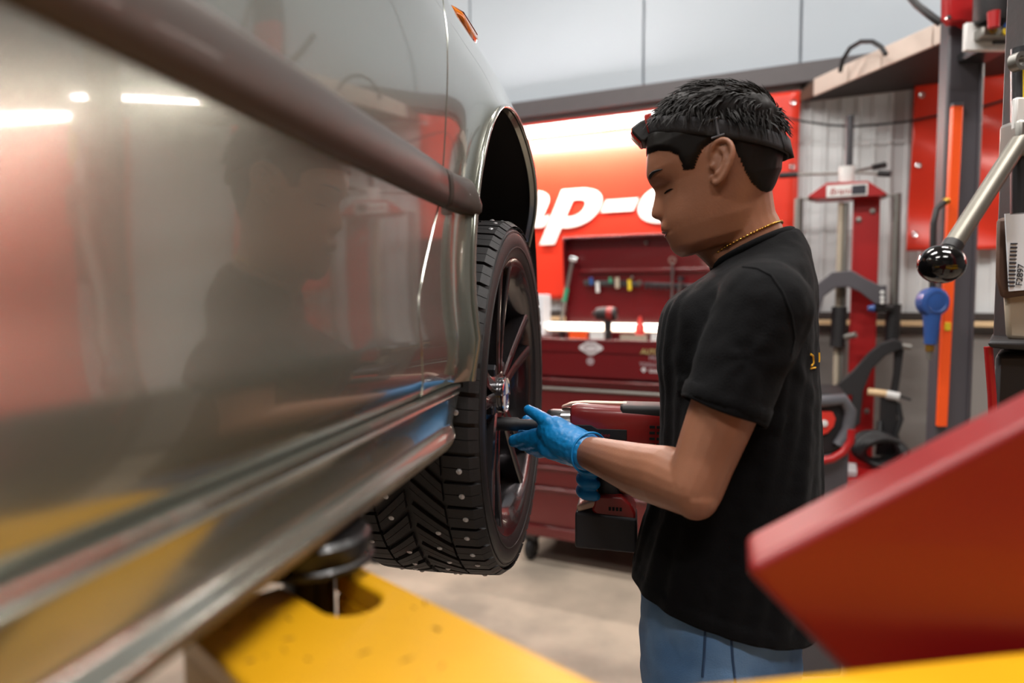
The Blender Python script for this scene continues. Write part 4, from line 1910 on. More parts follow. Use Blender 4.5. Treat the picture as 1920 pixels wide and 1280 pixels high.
# ---------------------------------------------------------------- head lamp (worn on the hair)
lampE = thing('head_lamp', 'black strapped head lamp with red-edged housing worn on dark hair', 'head lamp', hw_(0, 0, .04), None, None)
ring = []
for k in range(72):
    a = 2 * math.pi * k / 72
    # find head radius in the strap plane
    f0 = 0.0
    best = None
    r0, r1_ = .02, .16
    for it in range(13):
        r_ = (r0 + r1_) / 2
        f_, l_ = r_ * math.cos(a), r_ * math.sin(a)
        u_ = strap_u(f_)
        hr = head_ring(u_, 96)
        # inside test by angle
        inside = in_poly(f_, l_, [(q[0], q[1]) for q in hr])
        if inside:
            r0 = r_
        else:
            r1_ = r_
    r_ = r0 + .0062
    ring.append((r_ * math.cos(a), r_ * math.sin(a)))
hb = .0130
G = []
for (f_, l_) in ring:
    u_ = strap_u(f_)
    nrm = Vector((f_, l_, 0)).normalized()
    G.append([hw_(f_, l_, u_ - hb), hw_(f_ + nrm.x * .0012, l_ + nrm.y * .0012, u_ - hb * .4), hw_(f_ + nrm.x * .0012, l_ + nrm.y * .0012, u_ + hb * .4), hw_(f_, l_, u_ + hb)])
m_ = MB()
m_.grid(G, close_u=True)
m_.build('head_strap', 'strap', lampE, solid=.0018, smooth=60)
# strap tail at the back
fb_, lb_ = ring[33]
m_ = MB()
tail = [(ring[31][0] - .003, ring[31][1]), (ring[34][0] - .005, ring[34][1] ), (ring[36][0] - .008, ring[36][1]), (ring[38][0] - .004, ring[38][1])]
m_.grid([[hw_(f_, l_, strap_u(f_) - hb * .8), hw_(f_ - .001, l_, strap_u(f_) + hb * 1.2)] for (f_, l_) in tail])
m_.build('strap_tail', 'strap', lampE, solid=.002, smooth=60)
# buckle on the side
kb = min(range(72), key=lambda k: abs(ring[k][0] - px_local(1337, 264)[0]) + (0 if ring[k][1] > 0 else 9))
f_, l_ = ring[kb]
m_ = MB()
for du in (-.0125, .0125):
    m_.tube([hw_(f_ - .008, l_ + .003, strap_u(f_) + du), hw_(f_ + .010, l_ + .003, strap_u(f_) + du)], .0016, 6)
m_.tube([hw_(f_, l_ + .003, strap_u(f_) - .0115), hw_(f_ - .002, l_ + .003, strap_u(f_) + .0115)], .0018, 6)
m_.build('buckle', 'grey_plastic', lampE)
# lamp housing in front, tilted downwards
f0, l0 = ring[0]
uc = strap_u(f0)
def hv(f, l, u):
    return hw_(f, l, u)
tilt = R(-28)
def lpnt(a, l, b):
    """a forwards along the tilted lamp, b up"""
    a, b = a * .78, b * .85
    return hv(f0 - .006 + a * math.cos(tilt) - b * math.sin(tilt), l, uc + .006 + a * math.sin(tilt) + b * math.cos(tilt))
m_ = MB()
poly = [(0, -.016), (.012, -.019), (.030, -.018), (.036, -.012), (.036, .012), (.030, .018), (.010, .016), (0, .012)]
m_.prism([lpnt(a, -.027, b) for (a, b) in poly], lpnt(0, .027, 0) - lpnt(0, -.027, 0))
m_.build('lamp_housing', 'tool_black', lampE, bevel=.004, segs=3)
m_ = MB()
poly = [(.0345, -.0145), (.0385, -.012), (.0385, .012), (.0345, .0145)]
m_.prism([lpnt(a, -.024, b) for (a, b) in poly], lpnt(0, .024, 0) - lpnt(0, -.024, 0))
m_.build('lamp_bezel', 'lamp_red', lampE, bevel=.003)
m_ = MB()
m_.box(lpnt(.0, 0, .0), (.012, .06, .03), Matrix((hf, hl, hu)).transposed())
m_.build('mount_plate', 'lamp_red', lampE, bevel=.003)
m_ = MB()
m_.lathe([(.010, 0), (.010, .0015), (0, .0025)], lpnt(.0385, 0, 0), (lpnt(.05, 0, 0) - lpnt(.04, 0, 0)), 20)
m_.build('lens', 'lamp_white', lampE)

# ================================================================== IMPACT WRENCH (axis along BD from the wheel bolt)
wr = thing('impact_wrench', 'red and black cordless impact wrench held against the wheel', 'power tool', BA + BD * .2 + Vector((0, 0, -.2)), None, None)
BN = Vector((-math.sin(CA), -math.cos(CA), 0))     # towards the camera


def wq(k, n, z):
    return BA + BD * k + BN * n + Vector((0, 0, z))


m_ = MB()
m_.lathe([(.0115, 0.0), (.0125, .002), (.0125, .040), (.0100, .043), (.0100, .078), (.0085, .080), (.0085, .100)], BA, BD, 24)
m_.build('socket_bar', 'tool_black', wr, smooth=40)
m_ = MB()
m_.lathe([(.012, .088), (.020, .090), (.028, .096), (.030, .104), (.030, .122), (.0, .122)], BA, BD, 32)
m_.build('nose', 'steel_dark', wr, smooth=40)
m_ = MB()
m_.lathe([(.0305, .120), (.034, .121), (.034, .140), (.0305, .141)], BA, BD, 32, closed=True)
m_.build('collar', 'chrome', wr, smooth=40)
# body: rounded box loft along the axis
def rloft(mb, secs, n=40, p=4.0):
    G = []
    for (k, zc_, hn, hz) in secs:
        row = []
        for q in range(n):
            a = 2 * math.pi * q / n
            x = hn * math.copysign(abs(math.cos(a)) ** (2 / p), math.cos(a))
            z = hz * math.copysign(abs(math.sin(a)) ** (2 / p), math.sin(a))
            row.append(wq(k, x, zc_ + z))
        G.append(row)
    vs = [v for r_ in G for v in r_]
    fs = []
    for i in range(len(G) - 1):
        for q in range(n):
            l = (q + 1) % n
            fs.append((i * n + q, i * n + l, (i + 1) * n + l, (i + 1) * n + q))
    fs += [tuple(range(n)), tuple((len(G) - 1) * n + q for q in range(n))]
    mb.add(vs, fs)
m_ = MB()
rloft(m_, [(.138, .002, .030, .036), (.141, .002, .034, .040), (.150, .002, .036, .0425), (.20, .000, .0365, .043), (.26, -.001, .0365, .043), (.305, -.001, .036, .0425), (.312, -.001, .033, .039), (.314, -.001, .028, .034)])
m_.build('motor_housing', 'tool_red', wr, smooth=35)
m_ = MB()
rloft(m_, [(.224, .030, .030, .0125), (.228, .032, .033, .0135), (.29, .032, .034, .0135), (.312, .028, .034, .0135), (.318, .02, .03, .011)])
m_.build('top_grip', 'tool_black', wr, smooth=35)
m_ = MB()
rloft(m_, [(.304, -.001, .0366, .0430), (.306, -.001, .0375, .0440), (.318, -.001, .0370, .0430), (.322, -.001, .032, .038)])
m_.build('rear_cap', 'tool_black', wr, smooth=35)
m_ = MB()
m_.prism([wq(k, .0360, z) for (k, z) in ((.142, .004), (.150, .010), (.175, .010), (.186, .004), (.236, .004), (.236, -.014), (.19, -.014), (.178, -.022), (.150, -.022), (.142, -.014))], BN * .0022)
m_.build('side_panel', 'tool_black', wr, bevel=.001)
text_mesh('side_lettering', 'Milwaukee', .011, 'tool_red', wr, frame_matrix(wq(.160, .0384, -.010), BD, (0, 0, 1)), shear=.2, extrude=.0003)
for i in range(5):
    m_ = MB()
    for dk in (.278, .290):
        m_.box(wq(dk, .0362, .010 - .010 * i), (.009, .002, .0045), Matrix.Rotation(-CA, 3, 'Z'))
    m_.build('cooling_slot', 'liner', wr)
m_ = MB()
m_.prism([wq(k, .012, z) for (k, z) in ((.120, .036), (.136, .043), (.160, .0455), (.235, .0455), (.235, .042), (.160, .042), (.138, .038))], -BN * .024)
m_.build('top_edge', 'tool_pale', wr, bevel=.001)
# grip and battery
gk = .192
m_ = MB()
G = []
for (k, z, hk, hn) in ((.196, -.030, .026, .020), (.195, -.060, .021, .0175), (.192, -.09, .0205, .018), (.189, -.12, .021, .018), (.188, -0.118, .024, .020)):
    G.append([wq(k + .016 + hk * math.copysign(abs(math.cos(a)) ** .7, math.cos(a)), hn * math.copysign(abs(math.sin(a)) ** .7, math.sin(a)), z) for a in np.linspace(0, 2 * math.pi, 25)[:-1]])
vs = [v for r_ in G for v in r_]
fs = []
for i in range(len(G) - 1):
    for q in range(24):
        l = (q + 1) % 24
        fs.append((i * 24 + q, i * 24 + l, (i + 1) * 24 + l, (i + 1) * 24 + q))
fs += [tuple(range(24)), tuple((len(G) - 1) * 24 + q for q in range(24))]
m_.add(vs, fs)
m_.build('grip', 'tool_black', wr, smooth=40)
m_ = MB()
m_.prism([wq(k + .016, -.012, z) for (k, z) in ((.172, -.040), (.164, -.048), (.166, -.064), (.174, -.066))], BN * .024)
m_.build('trigger', 'tool_black', wr, bevel=.002)
m_ = MB()
m_.prism([wq(k + .016, -.031, z) for (k, z) in ((.168, -0.114), (.212, -0.114), (.228, -0.126), (.236, -0.142), (.236, -0.154), (.176, -0.154), (.160, -0.142))], BN * .062)
m_.build('battery_mount', 'tool_red', wr, bevel=.004)
for i in range(4):
    m_ = MB()
    m_.box(wq(.208 + .0062 * i, .0315, -0.136), (.004, .002, .006), Matrix.Rotation(-CA, 3, 'Z'))
    m_.build('charge_light', 'liner', wr)
m_ = MB()
m_.prism([wq(k + .016, -.030, z) for (k, z) in ((.134, -0.134), (.172, -0.122), (.176, -0.132), (.136, -0.146))], BN * .060)
m_.build('battery_latch', 'tool_pale', wr, bevel=.003)
m_ = MB()
m_.prism([wq(k + .016, -.036, z) for (k, z) in ((.132, -0.144), (.176, -0.146), (.238, -0.150), (.240, -0.211), (.132, -0.208))], BN * .072)
m_.build('battery', 'battery', wr, bevel=.005, segs=3)

# ================================================================== TOOL CHEST
TA, TB = .33, 1.70
DF = .65


def zpx(py, px=1100, d=DF):
    return wall_at(px, py, d)[1]


def wbox(mb, t0, t1, d0, d1, z0, z1):
    return mb.box(wp((t0 + t1) / 2, (d0 + d1) / 2, (z0 + z1) / 2), (abs(t1 - t0), abs(d1 - d0), abs(z1 - z0)), WM)


ZC0 = .17
ZC1 = zpx(634, 1010)
chest = thing('tool_chest', 'large red roller tool chest with open lid below the lettered banner', 'tool chest', wp((TA + TB) / 2, .4, 0), None, None)
ztill = ZC1 - .215
m_ = MB()
wbox(m_, TA, TB, .12, DF - .012, ZC0, ztill)
m_.build('body', 'chest_red', chest, bevel=.006)
m_ = MB()
wbox(m_, TA, TA + .012, .12, DF, ztill, ZC1)
wbox(m_, TB - .012, TB, .12, DF, ztill, ZC1)
wbox(m_, TA, TB, .12, .132, ztill, ZC1)
m_.build('till_side', 'chest_red', chest, bevel=.003)
m_ = MB()
wbox(m_, TA, TB, .12, DF, ZC1 - .075, ZC1 - .065)
m_.build('till_floor', 'chest_dark', chest)
m_ = MB()
wbox(m_, TA, TB, DF - .016, DF, ztill + .02, ZC1)
till = m_.build('till_front', 'chest_red', chest, bevel=.004)
m_ = MB()
wbox(m_, TA, TB, DF - .02, DF + .004, ZC1 - .012, ZC1 + .002)
m_.build('till_rim', 'chest_red', chest, bevel=.004)
edges_z = [ztill + .012, zpx(727), zpx(800), zpx(880), zpx(921), zpx(996)]
for i in range(len(edges_z) - 1):
    z1, z0 = edges_z[i], edges_z[i + 1]
    m_ = MB()
    wbox(m_, TA + .014, TB - .014, DF - .014, DF + .004, z0 + .004, z1 - .004)
    dr = m_.build('drawer', 'chest_red', chest, bevel=.004)
    m_ = MB()
    m_.prism([wp(TA + .014, DF + .004 + a, z1 - .010 + b) for (a, b) in ((0, .004), (.010, .006), (.016, .001), (.014, -.007), (.010, -.008), (.010, -.002), (0, -.003))], U * (TB - TA - .028))
    m_.build('drawer_pull', 'steel' if i == 1 else 'chest_red', dr, bevel=.001)
m_ = MB()
wbox(m_, TA, TB, DF - .02, DF + .012, ZC0 - .01, zpx(996) - .004)
m_.build('bottom_rail', 'chest_red', chest, bevel=.005)
for tt in (TA + .07, TB - .07):
    for dd in (.20, DF - .07):
        c = wp(tt, dd, .065)
        m_ = MB()
        m_.lathe([(0, -.02), (.056, -.02), (.064, -.012), (.064, .012), (.056, .02), (0, .02)], c, U, 28)
        cw = m_.build('caster', 'rubber', chest, smooth=40)
        m_ = MB()
        m_.lathe([(0, -.023), (.024, -.023), (.024, .023), (0, .023)], c, U, 20)
        m_.build('caster_hub', 'steel', cw, smooth=40)
        m_ = MB()
        m_.box(c + Vector((0, 0, .075)), (.07, .06, .06), WM)
        m_.build('caster_fork', 'steel_dark', cw, bevel=.004)
# stickers on the till front
sx, szz = wall_at(1108, 652, DF)
m_ = MB()
prof = []
for k in range(28):
    a = 2 * math.pi * k / 28
    r_ = 1 + .12 * math.cos(4 * a)
    prof.append(wp(sx + .058 * r_ * math.cos(a), DF + .0005, szz + .034 * r_ * math.sin(a)))
m_.prism(prof, N * .001)
st = m_.build('sticker', 'sticker_light', till)
m_ = MB()
m_.tube([wp(sx + .034 * math.cos(a), DF + .002, szz + .018 * math.sin(a)) for a in np.linspace(.5, 5.8, 22)], .004, 6)
m_.build('sticker', 'sticker_mid', till)
sx2, sz2 = wall_at(1107, 677, DF)
m_ = MB()
m_.lathe([(.020, 0), (.020, .001), (0, .001)], wp(sx2, DF + .0005, sz2), N, 18)
m_.build('sticker', 'sticker_mid', till)
for (body_, px, py, sz_, mt, sh) in (('AUTORACING', 1201, 663, .034, 'sticker_olive', .15), ('HUSTLE', 1217, 674, .030, 'sticker_mid', 0), ('TOOLS & PARTS', 1199, 686, .026, 'sticker_mid', 0), ('toolmonster', 1217, 698, .032, 'sticker_light', 0)):
    tt, z_ = wall_at(px, py, DF)
    o = text_mesh('sticker', body_, sz_, mt, till, frame_matrix(wp(tt, DF + .001, z_), U, (0, 0, 1)), shear=sh, offset=.0006, extrude=.0006)
tt, z_ = wall_at(1207, 693, DF)
m_ = MB()
m_.prism([wp(tt + .014 * math.cos(a), DF + .0005, z_ + .014 * math.sin(a)) for a in (0, 1.57, 3.14, 4.71)], N * .001)
m_.build('sticker', 'sticker_light', till)

# lid standing open: shallow box facing the room, leaning back a little
tl0, zl0 = wall_at(1022, 612, .13)
tl1, zl1 = wall_at(1051, 451, .10)
TL = TB - .02
lean = .10
def lidp(t, d, z):
    """d out of the lid back; z from the hinge"""
    return wp(t, .135 + d - lean * (z - ZC1) * .15, z)
zl0 = ZC1
tl0 = TA + .10
m_ = MB()
m_.prism([lidp(tl0, 0, zl0), lidp(TL, 0, zl0), lidp(TL, 0, zl1), lidp(tl0, 0, zl1)], N * .012)
lid = m_.build('lid', 'chest_red', chest, bevel=.003)
m_ = MB()
m_.prism([lidp(tl0, 0, zl1 - .004), lidp(TL, 0, zl1 - .004), lidp(TL, .09, zl1 - .004), lidp(tl0, .09, zl1 - .004)], (0, 0, .012))
m_.build('lid_top', 'chest_red', chest, bevel=.003)
for tt in (tl0, TL - .012):
    m_ = MB()
    m_.prism([lidp(tt, 0, zl0 + .02), lidp(tt, .015, zl0 + .02), lidp(tt, .09, zl1 - .05), lidp(tt, .09, zl1), lidp(tt, 0, zl1)], U * .012)
    m_.build('lid_side', 'chest_red', chest, bevel=.003)
_, zs = wall_at(1150, 510, .17)
m_ = MB()
m_.prism([lidp(tl0 + .08, .012, zs), lidp(TL - .05, .012, zs), lidp(TL - .05, .03, zs - .005), lidp(tl0 + .08, .03, zs - .005)], (0, 0, .02))
m_.build('lid_rail', 'chest_red', chest, bevel=.003)
for px, py in ((1211, 455), (1185, 520)):
    tt, z_ = wall_at(px, py, .16)
    m_ = MB()
    m_.lathe([(.008, 0), (.008, .012), (.005, .016), (0, .016)], wp(tt, .15, z_), N, 14)
    m_.build('lid_bolt', 'steel', chest)

# ---- tools hanging in the lid and lying in the till
def wtube(name, mt, parent, pts, rad, n=10, d=.17):
    m_ = MB()
    pp = []
    for p in pts:
        tt, z_ = wall_at(p[0], p[1], p[2] if len(p) > 2 else d)
        pp.append(wp(tt, p[2] if len(p) > 2 else d, z_))
    m_.tube(pp, rad, n)
    return m_.build(name, mt, parent, smooth=50)


def wloc(px, py, d):
    tt, z_ = wall_at(px, py, d)
    return wp(tt, d, z_)


e = thing('torque_wrench', 'long steel torque wrench with green band leaning inside the chest lid', 'wrench', wloc(1052, 612, .19), None, None)
wtube('shaft', 'steel', e, [(1073, 490), (1062, 545), (1051, 610)], .010, d=.20)
wtube('band', 'green', e, [(1063, 540), (1058, 565)], .0135, d=.20)
wtube('head', 'chrome', e, [(1070, 484), (1083, 487)], .017, d=.20)
e = thing('tool_holder', 'dark magnetic tool holder bar with coloured tools along the chest lid', 'holder', wloc(1150, 540, .17), None, None)
wtube('bar', 'tool_black', e, [(1096, 530), (1200, 533)], .018, d=.175)
for (px, y0, y1, mt, r_) in ((1120, 528, 548, 'white_plastic', .011), (1157, 520, 540, 'beige', .013), (1180, 524, 544, 'yellow_tool', .011), (1108, 520, 534, 'blue_tool', .012), (1144, 520, 530, 'green', .009), (1168, 525, 535, 'tool_black', .011), (1200, 525, 535, 'chrome', .012)):
    wtube('screwdriver_handle', mt, e, [(px, y0), (px + 1, y1)], r_, d=.195)
e = thing('socket_rail', 'dark rail of small sockets beside the long silver wrench', 'socket rail', wloc(1265, 540, .17), None, None)
wtube('bar', 'steel_dark', e, [(1208, 532), (1320, 537)], .011, d=.175)
for i in range(11):
    wtube('socket', 'steel_dark', e, [(1212 + i * 9.6, 530 + i * .5), (1212 + i * 9.6, 541 + i * .5)], .0095, d=.185)
e = thing('combination_wrench', 'long silver combination wrench hanging in the open chest lid', 'wrench', wloc(1259, 595, .2), None, None)
wtube('shaft', 'chrome', e, [(1261, 492), (1260, 580)], .0085, d=.20)
for (px, py) in ((1261, 488), (1259, 585)):
    m_ = MB()
    m_.lathe([(.010, -.008), (.022, -.008), (.022, .008), (.010, .008)], wloc(px, py, .20), N, 20, closed=True)
    m_.build('ring_end', 'chrome', e, smooth=40)
e = thing('ratchet', 'short chrome ratchet hanging beside the long silver wrench', 'ratchet', wloc(1274, 560, .2), None, None)
wtube('handle', 'chrome', e, [(1276, 528), (1273, 552)], .010, d=.20)
wtube('head', 'steel_dark', e, [(1277, 518), (1276, 527)], .018, d=.20)
wtube('socket', 'chrome', e, [(1272, 550), (1271, 557)], .012, d=.20)

e = thing('light_bar', 'lit cream light bar lying across the open tool chest', 'lamp', wloc(1150, 616, .30), None, None)
m_ = MB()
ta1, zb_ = wall_at(1030, 612, .30)
tb1, _ = wall_at(1330, 612, .30)
wbox(m_, ta1, tb1, .27, .33, zb_ - .024, zb_ + .006)
m_.build('housing', 'lamp_white', e, bevel=.006)
m_ = MB()
m_.tube([wp(ta1 + .01, .335, zb_ + .004), wp(tb1 - .01, .335, zb_ + .004)], .022, 14)
m_.build('diffuser', 'bar_glow', e, smooth=50)
for tt in (ta1 + .08, tb1 - .08):
    m_ = MB()
    wbox(m_, tt - .01, tt + .01, .28, .32, ZC1 - .066, zb_ - .02)
    m_.build('foot', 'steel_dark', e)

e = thing('impact_driver', 'small black and red impact driver standing in the chest tray', 'power tool', wloc(1140, 634, .52), None, None)
c = wloc(1140, 588, .52)
m_ = MB()
m_.lathe([(.010, -.085), (.014, -.070), (.030, -.062), (.036, -.03), (.036, .03), (.030, .045), (0, .048)], c, U, 24)
m_.build('housing', 'tool_black', e, smooth=40)
m_ = MB()
m_.lathe([(.0365, -.002), (.0375, 0.0), (.0375, .026), (.0365, .030)], c, U, 24, closed=True)
m_.build('red_shell', 'tool_red', e, smooth=40)
m_ = MB()
m_.tube([c + Vector((0, 0, -.02)), c + Vector((0, 0, -.10)), c + Vector((.0, 0, -.18))], [.022, .019, .020], 14)
m_.build('grip', 'tool_black', e, smooth=40)
m_ = MB()
m_.box(Vector((c.x, c.y, ZC1 - .047)), (.10, .07, .036), WM)
m_.build('battery', 'tool_black', e, bevel=.006)
ZF = ZC1 - .065
def tray_item(name, label, cat, px0, px1, py, d, mt, hgt, dep=.04):
    t0_, z_ = wall_at(px0, py, d)
    t1_, _ = wall_at(px1, py, d)
    e = thing(name, label, cat, wp((t0_ + t1_) / 2, d, ZF), None, None)
    m_ = MB()
    wbox(m_, t0_, t1_, d - dep / 2, d + dep / 2, ZF, z_ + hgt)
    m_.build('box', mt, e, bevel=.005)
    m_ = MB()
    wbox(m_, t0_ - .002, t1_ + .002, d - dep / 2 - .002, d + dep / 2 + .002, z_ + hgt - .006, z_ + hgt)
    m_.build('cap', mt, e, bevel=.002)
tray_item('small_case', 'orange small case in the tool chest tray', 'case', 1069, 1101, 624, .58, 'orange', .012)
tray_item('small_case', 'white small case beside the orange one in the tray', 'case', 1108, 1133, 624, .58, 'white_plastic', .010)
tray_item('small_case', 'white flat case in the tray beside the red cone', 'case', 1222, 1243, 629, .58, 'white_plastic', .008)
tray_item('parts_tray', 'beige parts tray lying in the tool chest', 'tray', 1165, 1212, 630, .56, 'beige', .006)
e = thing('funnel', 'small bright red cone in the chest tray', 'funnel', wp(wall_at(1200, 625, .42)[0], .42, ZF), None, None)
c = wloc(1200, 600, .42)
m_ = MB()
m_.lathe([(.006, 0), (.014, -.035), (.024, -.05), (.026, -(c.z - ZF))], c + Vector((0, 0, .020)), (0, 0, 1), 18)
m_.lathe([(.006, .02), (.02, -.04), (.026, ZF - c.z)], c, (0, 0, 1), 18)
m_.build('cone', 'red_bright', e, smooth=50)
m_ = MB()
m_.lathe([(.030, ZF - c.z), (.030, ZF - c.z + .008), (.024, ZF - c.z + .012)], c, (0, 0, 1), 18)
m_.build('brim', 'red_bright', e, smooth=50)
# white boxes at the left end of the chest
t0_, z_ = wall_at(1012, 560, .30)
for i, (z0, z1, lb, w_) in enumerate(((ZC1 + .0, ZC1 + .09, 'white cardboard box at the end of the tool chest, under another', .10), (ZC1 + .092, ZC1 + .235, 'white cardboard box stacked on another at the end of the tool chest', .09))):
    e = thing('cardboard_box', lb, 'box', wp(t0_, .30, z0), None, None)
    m_ = MB()
    wbox(m_, t0_ - w_ / 2, t0_ + w_ / 2, .24, .36, z0, z1)
    m_.build('carton', 'paper', e, bevel=.003)
    m_ = MB()
    wbox(m_, t0_ - .01, t0_ + .01, .238, .362, z0 + .001, z1 + .001)
    m_.build('tape', 'beige', e)
    m_ = MB()
    wbox(m_, t0_ - .028, t0_ + .028, .359, .3615, z0 + .03, z0 + .05)
    m_.build('printed_label', 'sticker_mid', e)
m_ = MB()
wbox(m_, TA - .002, TA + .11, .2, .42, ZC1 - .01, ZC1)
m_.build('end_shelf', 'chest_red', chest, bevel=.002)

# second cabinet further right along the wall: seen mirrored in the car door
cab = thing('tool_cabinet', 'dark tool cabinet with rows of bright drawer pulls under the wide banner', 'tool chest', wp(4.5, .3, 0), None, None)
m_ = MB()
wbox(m_, 3.5, 5.5, .06, .66, .12, 1.5)
m_.build('body', 'tool_black', cab, bevel=.008)
for i in range(8):
    for j in range(2):
        m_ = MB()
        a = 3.53 + j * .985
        wbox(m_, a, a + .96, .655, .675, 1.46 - .165 * (i + 1) + .008, 1.46 - .165 * i)
        dr = m_.build('drawer', 'post', cab, bevel=.004)
        m_ = MB()
        wbox(m_, a + .02, a + .94, .672, .695, 1.46 - .165 * i - .035, 1.46 - .165 * i - .014)
        m_.build('drawer_pull', 'chrome', dr, bevel=.004)
m_ = MB()
m_.tube([wp(3.46, .70, .75), wp(3.46, .70, 1.25)], .018, 12)
m_.build('side_handle', 'chrome', cab)
for tt in (3.62, 5.38):
    for dd in (.16, .56):
        m_ = MB()
        m_.lathe([(0, -.02), (.06, -.02), (.06, .02), (0, .02)], wp(tt, dd, .06), U, 20)
        m_.build('caster', 'rubber', cab, smooth=40)

# ================================================================== STRUT COMPRESSOR on the wall
DC = .34
sp = thing('spring_compressor', 'tall red spring compressor with crank handles standing by the white wall', 'spring compressor', wp(wall_at(1615, 600, DC)[0], DC, 0), None, None)
def cz(px, py, d=DC):
    return wall_at(px, py, d)
t0_, ztop = cz(1600, 372)
t1_, _ = cz(1651, 372)
m_ = MB()
wbox(m_, t0_, t1_, DC - .06, DC, .04, ztop)
col_ = m_.build('column', 'press_red', sp, bevel=.006)
for (px, py) in ((1610, 412), (1636, 396), (1625, 770)):
    m_ = MB()
    m_.lathe([(.012, 0), (.012, .008), (0, .010)], wloc(px, py, DC), N, 12)
    m_.build('bolt', 'steel', col_)
m_ = MB()
wbox(m_, t0_ - .14, t1_ + .14, DC - .2, DC + .12, 0, .04)
m_.build('base', 'press_red', sp, bevel=.006)
# head plate with sloping ends
pts = [cz(1515, 373), cz(1551, 347), cz(1626, 344), cz(1663, 368), cz(1651, 372), cz(1530, 377)]
m_ = MB()
m_.prism([wp(a, DC - .07, b) for (a, b) in pts], N * .15)
m_.build('head_plate', 'press_red', sp, bevel=.004)
m_ = MB()
lt0, lz1 = cz(1550, 348, DC + .082)
lt1, lz0 = cz(1627, 366, DC + .082)
m_.prism([wp(a, DC + .081, b) for (a, b) in ((lt0, lz0), (lt1, lz0), (lt1, lz1), (lt0, lz1))], N * .003)
m_.build('name_plate', 'white_plastic', sp, bevel=.002)
text_mesh('name_lettering', 'Branick', .042, 'press_red', sp, frame_matrix(wp(lt0 + .012, DC + .085, lz0 + .012), U, (0, 0, 1)), shear=.2, extrude=.0005)
m_ = MB()
wbox(m_, lt0 + (lt1 - lt0) * .62, lt1 - .008, DC + .083, DC + .086, lz0 + .008, lz1 - .008)
m_.build('plate_mark', 'ink', sp)
# screw, nut, handles
wtube('screw', 'steel_dark', sp, [(1594, 217), (1591, 350)], .0165, 14, DC)
wtube('nut', 'white_plastic', sp, [(1588, 313), (1587, 344)], .036, 14, DC)
for (p0, p1, g0) in (((1578, 325, DC), (1495, 327, DC), (1460, 329, DC)), ((1600, 323, DC), (1646, 325, DC + .05), (1670, 326, DC + .06)), ((1600, 322, DC), (1636, 314, DC - .10), (1660, 309, DC - .13))):
    wtube('crank_arm', 'steel', sp, [p0, p1], .007, 10)
    wtube('crank_grip', 'tool_black', sp, [p1, g0], [.014, .0145], 12)
# guide rods
for pp, r_, mt in (([(1497, 372), (1490, 620)], .018, 'steel'), ([(1503, 372), (1498, 620)], .007, 'steel_dark'), ([(1681, 364), (1672, 640)], .015, 'steel'), ([(1687, 362), (1679, 640)], .007, 'steel_dark'), ([(1577, 380), (1566, 740)], .013, 'beige'), ([(1587, 380), (1577, 740)], .012, 'steel')):
    wtube('guide_rod', mt, sp, [(*p, DC + .03) for p in pp], r_, 12)
wtube('rod_link', 'steel', sp, [(1500, 372, DC + .03), (1530, 374, DC + .03)], .006)
wtube('rod_link', 'steel', sp, [(1655, 369, DC + .03), (1686, 364, DC + .03)], .006)
# upper yoke
def wplate(name, mt, parent, pxs, d, th, bev=.004):
    m_ = MB()
    m_.prism([wp(*(lambda q: (q[0], d, q[1]))(wall_at(a, b, d))) for (a, b) in pxs], N * th)
    return m_.build(name, mt, parent, bevel=bev)
wplate('upper_yoke', 'post', sp, [(1512, 545), (1530, 535), (1560, 511), (1597, 508), (1625, 524), (1650, 536), (1661, 535), (1661, 572), (1640, 570), (1612, 548), (1590, 538), (1566, 540), (1545, 556), (1536, 590), (1530, 605), (1512, 605)], DC + .06, .07)
for (px, py) in ((1654, 548), (1654, 558), (1654, 566)):
    m_ = MB()
    m_.lathe([(.009, 0), (.009, .006), (0, .008)], wloc(px, py, DC + .13), N, 10)
    m_.build('yoke_bolt', 'white_plastic', sp)
wtube('rod_sleeve', 'tool_black', sp, [(1574, 575, DC + .05), (1570, 650, DC + .05)], .034, 14)
wtube('rod_sleeve', 'tool_black', sp, [(1676, 570, DC + .04), (1672, 640, DC + .04)], .032, 14)
wtube('locking_knob', 'blue_tool', sp, [(1627, 578, DC + .12), (1640, 578, DC + .12)], [.012, .018], 14)
wtube('knob_stem', 'tool_black', sp, [(1640, 578, DC + .11), (1672, 577, DC + .08)], .018, 12)
wtube('pin', 'steel', sp, [(1585, 632, DC + .1), (1605, 627, DC + .12)], .014, 12)
# lower arms
wplate('lower_arm', 'tool_black', sp, [(1563, 735), (1566, 722), (1600, 692), (1628, 660), (1650, 642), (1676, 634), (1690, 640), (1690, 652), (1660, 664), (1634, 690), (1618, 730), (1612, 790), (1600, 800), (1594, 770), (1598, 738), (1575, 738)], DC + .10, .06)
wtube('arm_pin', 'steel', sp, [(1682, 647, DC + .13), (1708, 651, DC + .13)], .013, 12)
wtube('arm_pin', 'wood_cream', sp, [(1627, 734, DC + .14), (1662, 738, DC + .14)], .016, 12)
wtube('arm_pin', 'white_plastic', sp, [(1662, 739, DC + .15), (1686, 744, DC + .15)], .019, 12)
wtube('arm_pin', 'tool_black', sp, [(1686, 742, DC + .15), (1708, 749, DC + .15)], .006, 8)
wplate('hanger', 'tool_black', sp, [(1676, 652), (1694, 652), (1688, 700), (1682, 735), (1668, 735), (1674, 700)], DC + .09, .04)
wplate('foot_clamp', 'tool_black', sp, [(1650, 740), (1682, 740), (1680, 775), (1684, 820), (1664, 850), (1640, 850), (1648, 800)], DC + .09, .05)
wtube('hose', 'cable', sp, [(1683, 755, DC + .12), (1689, 785, DC + .14), (1679, 815, DC + .15), (1690, 860, DC + .16), (1680, 920, DC + .16)], .012, 10)

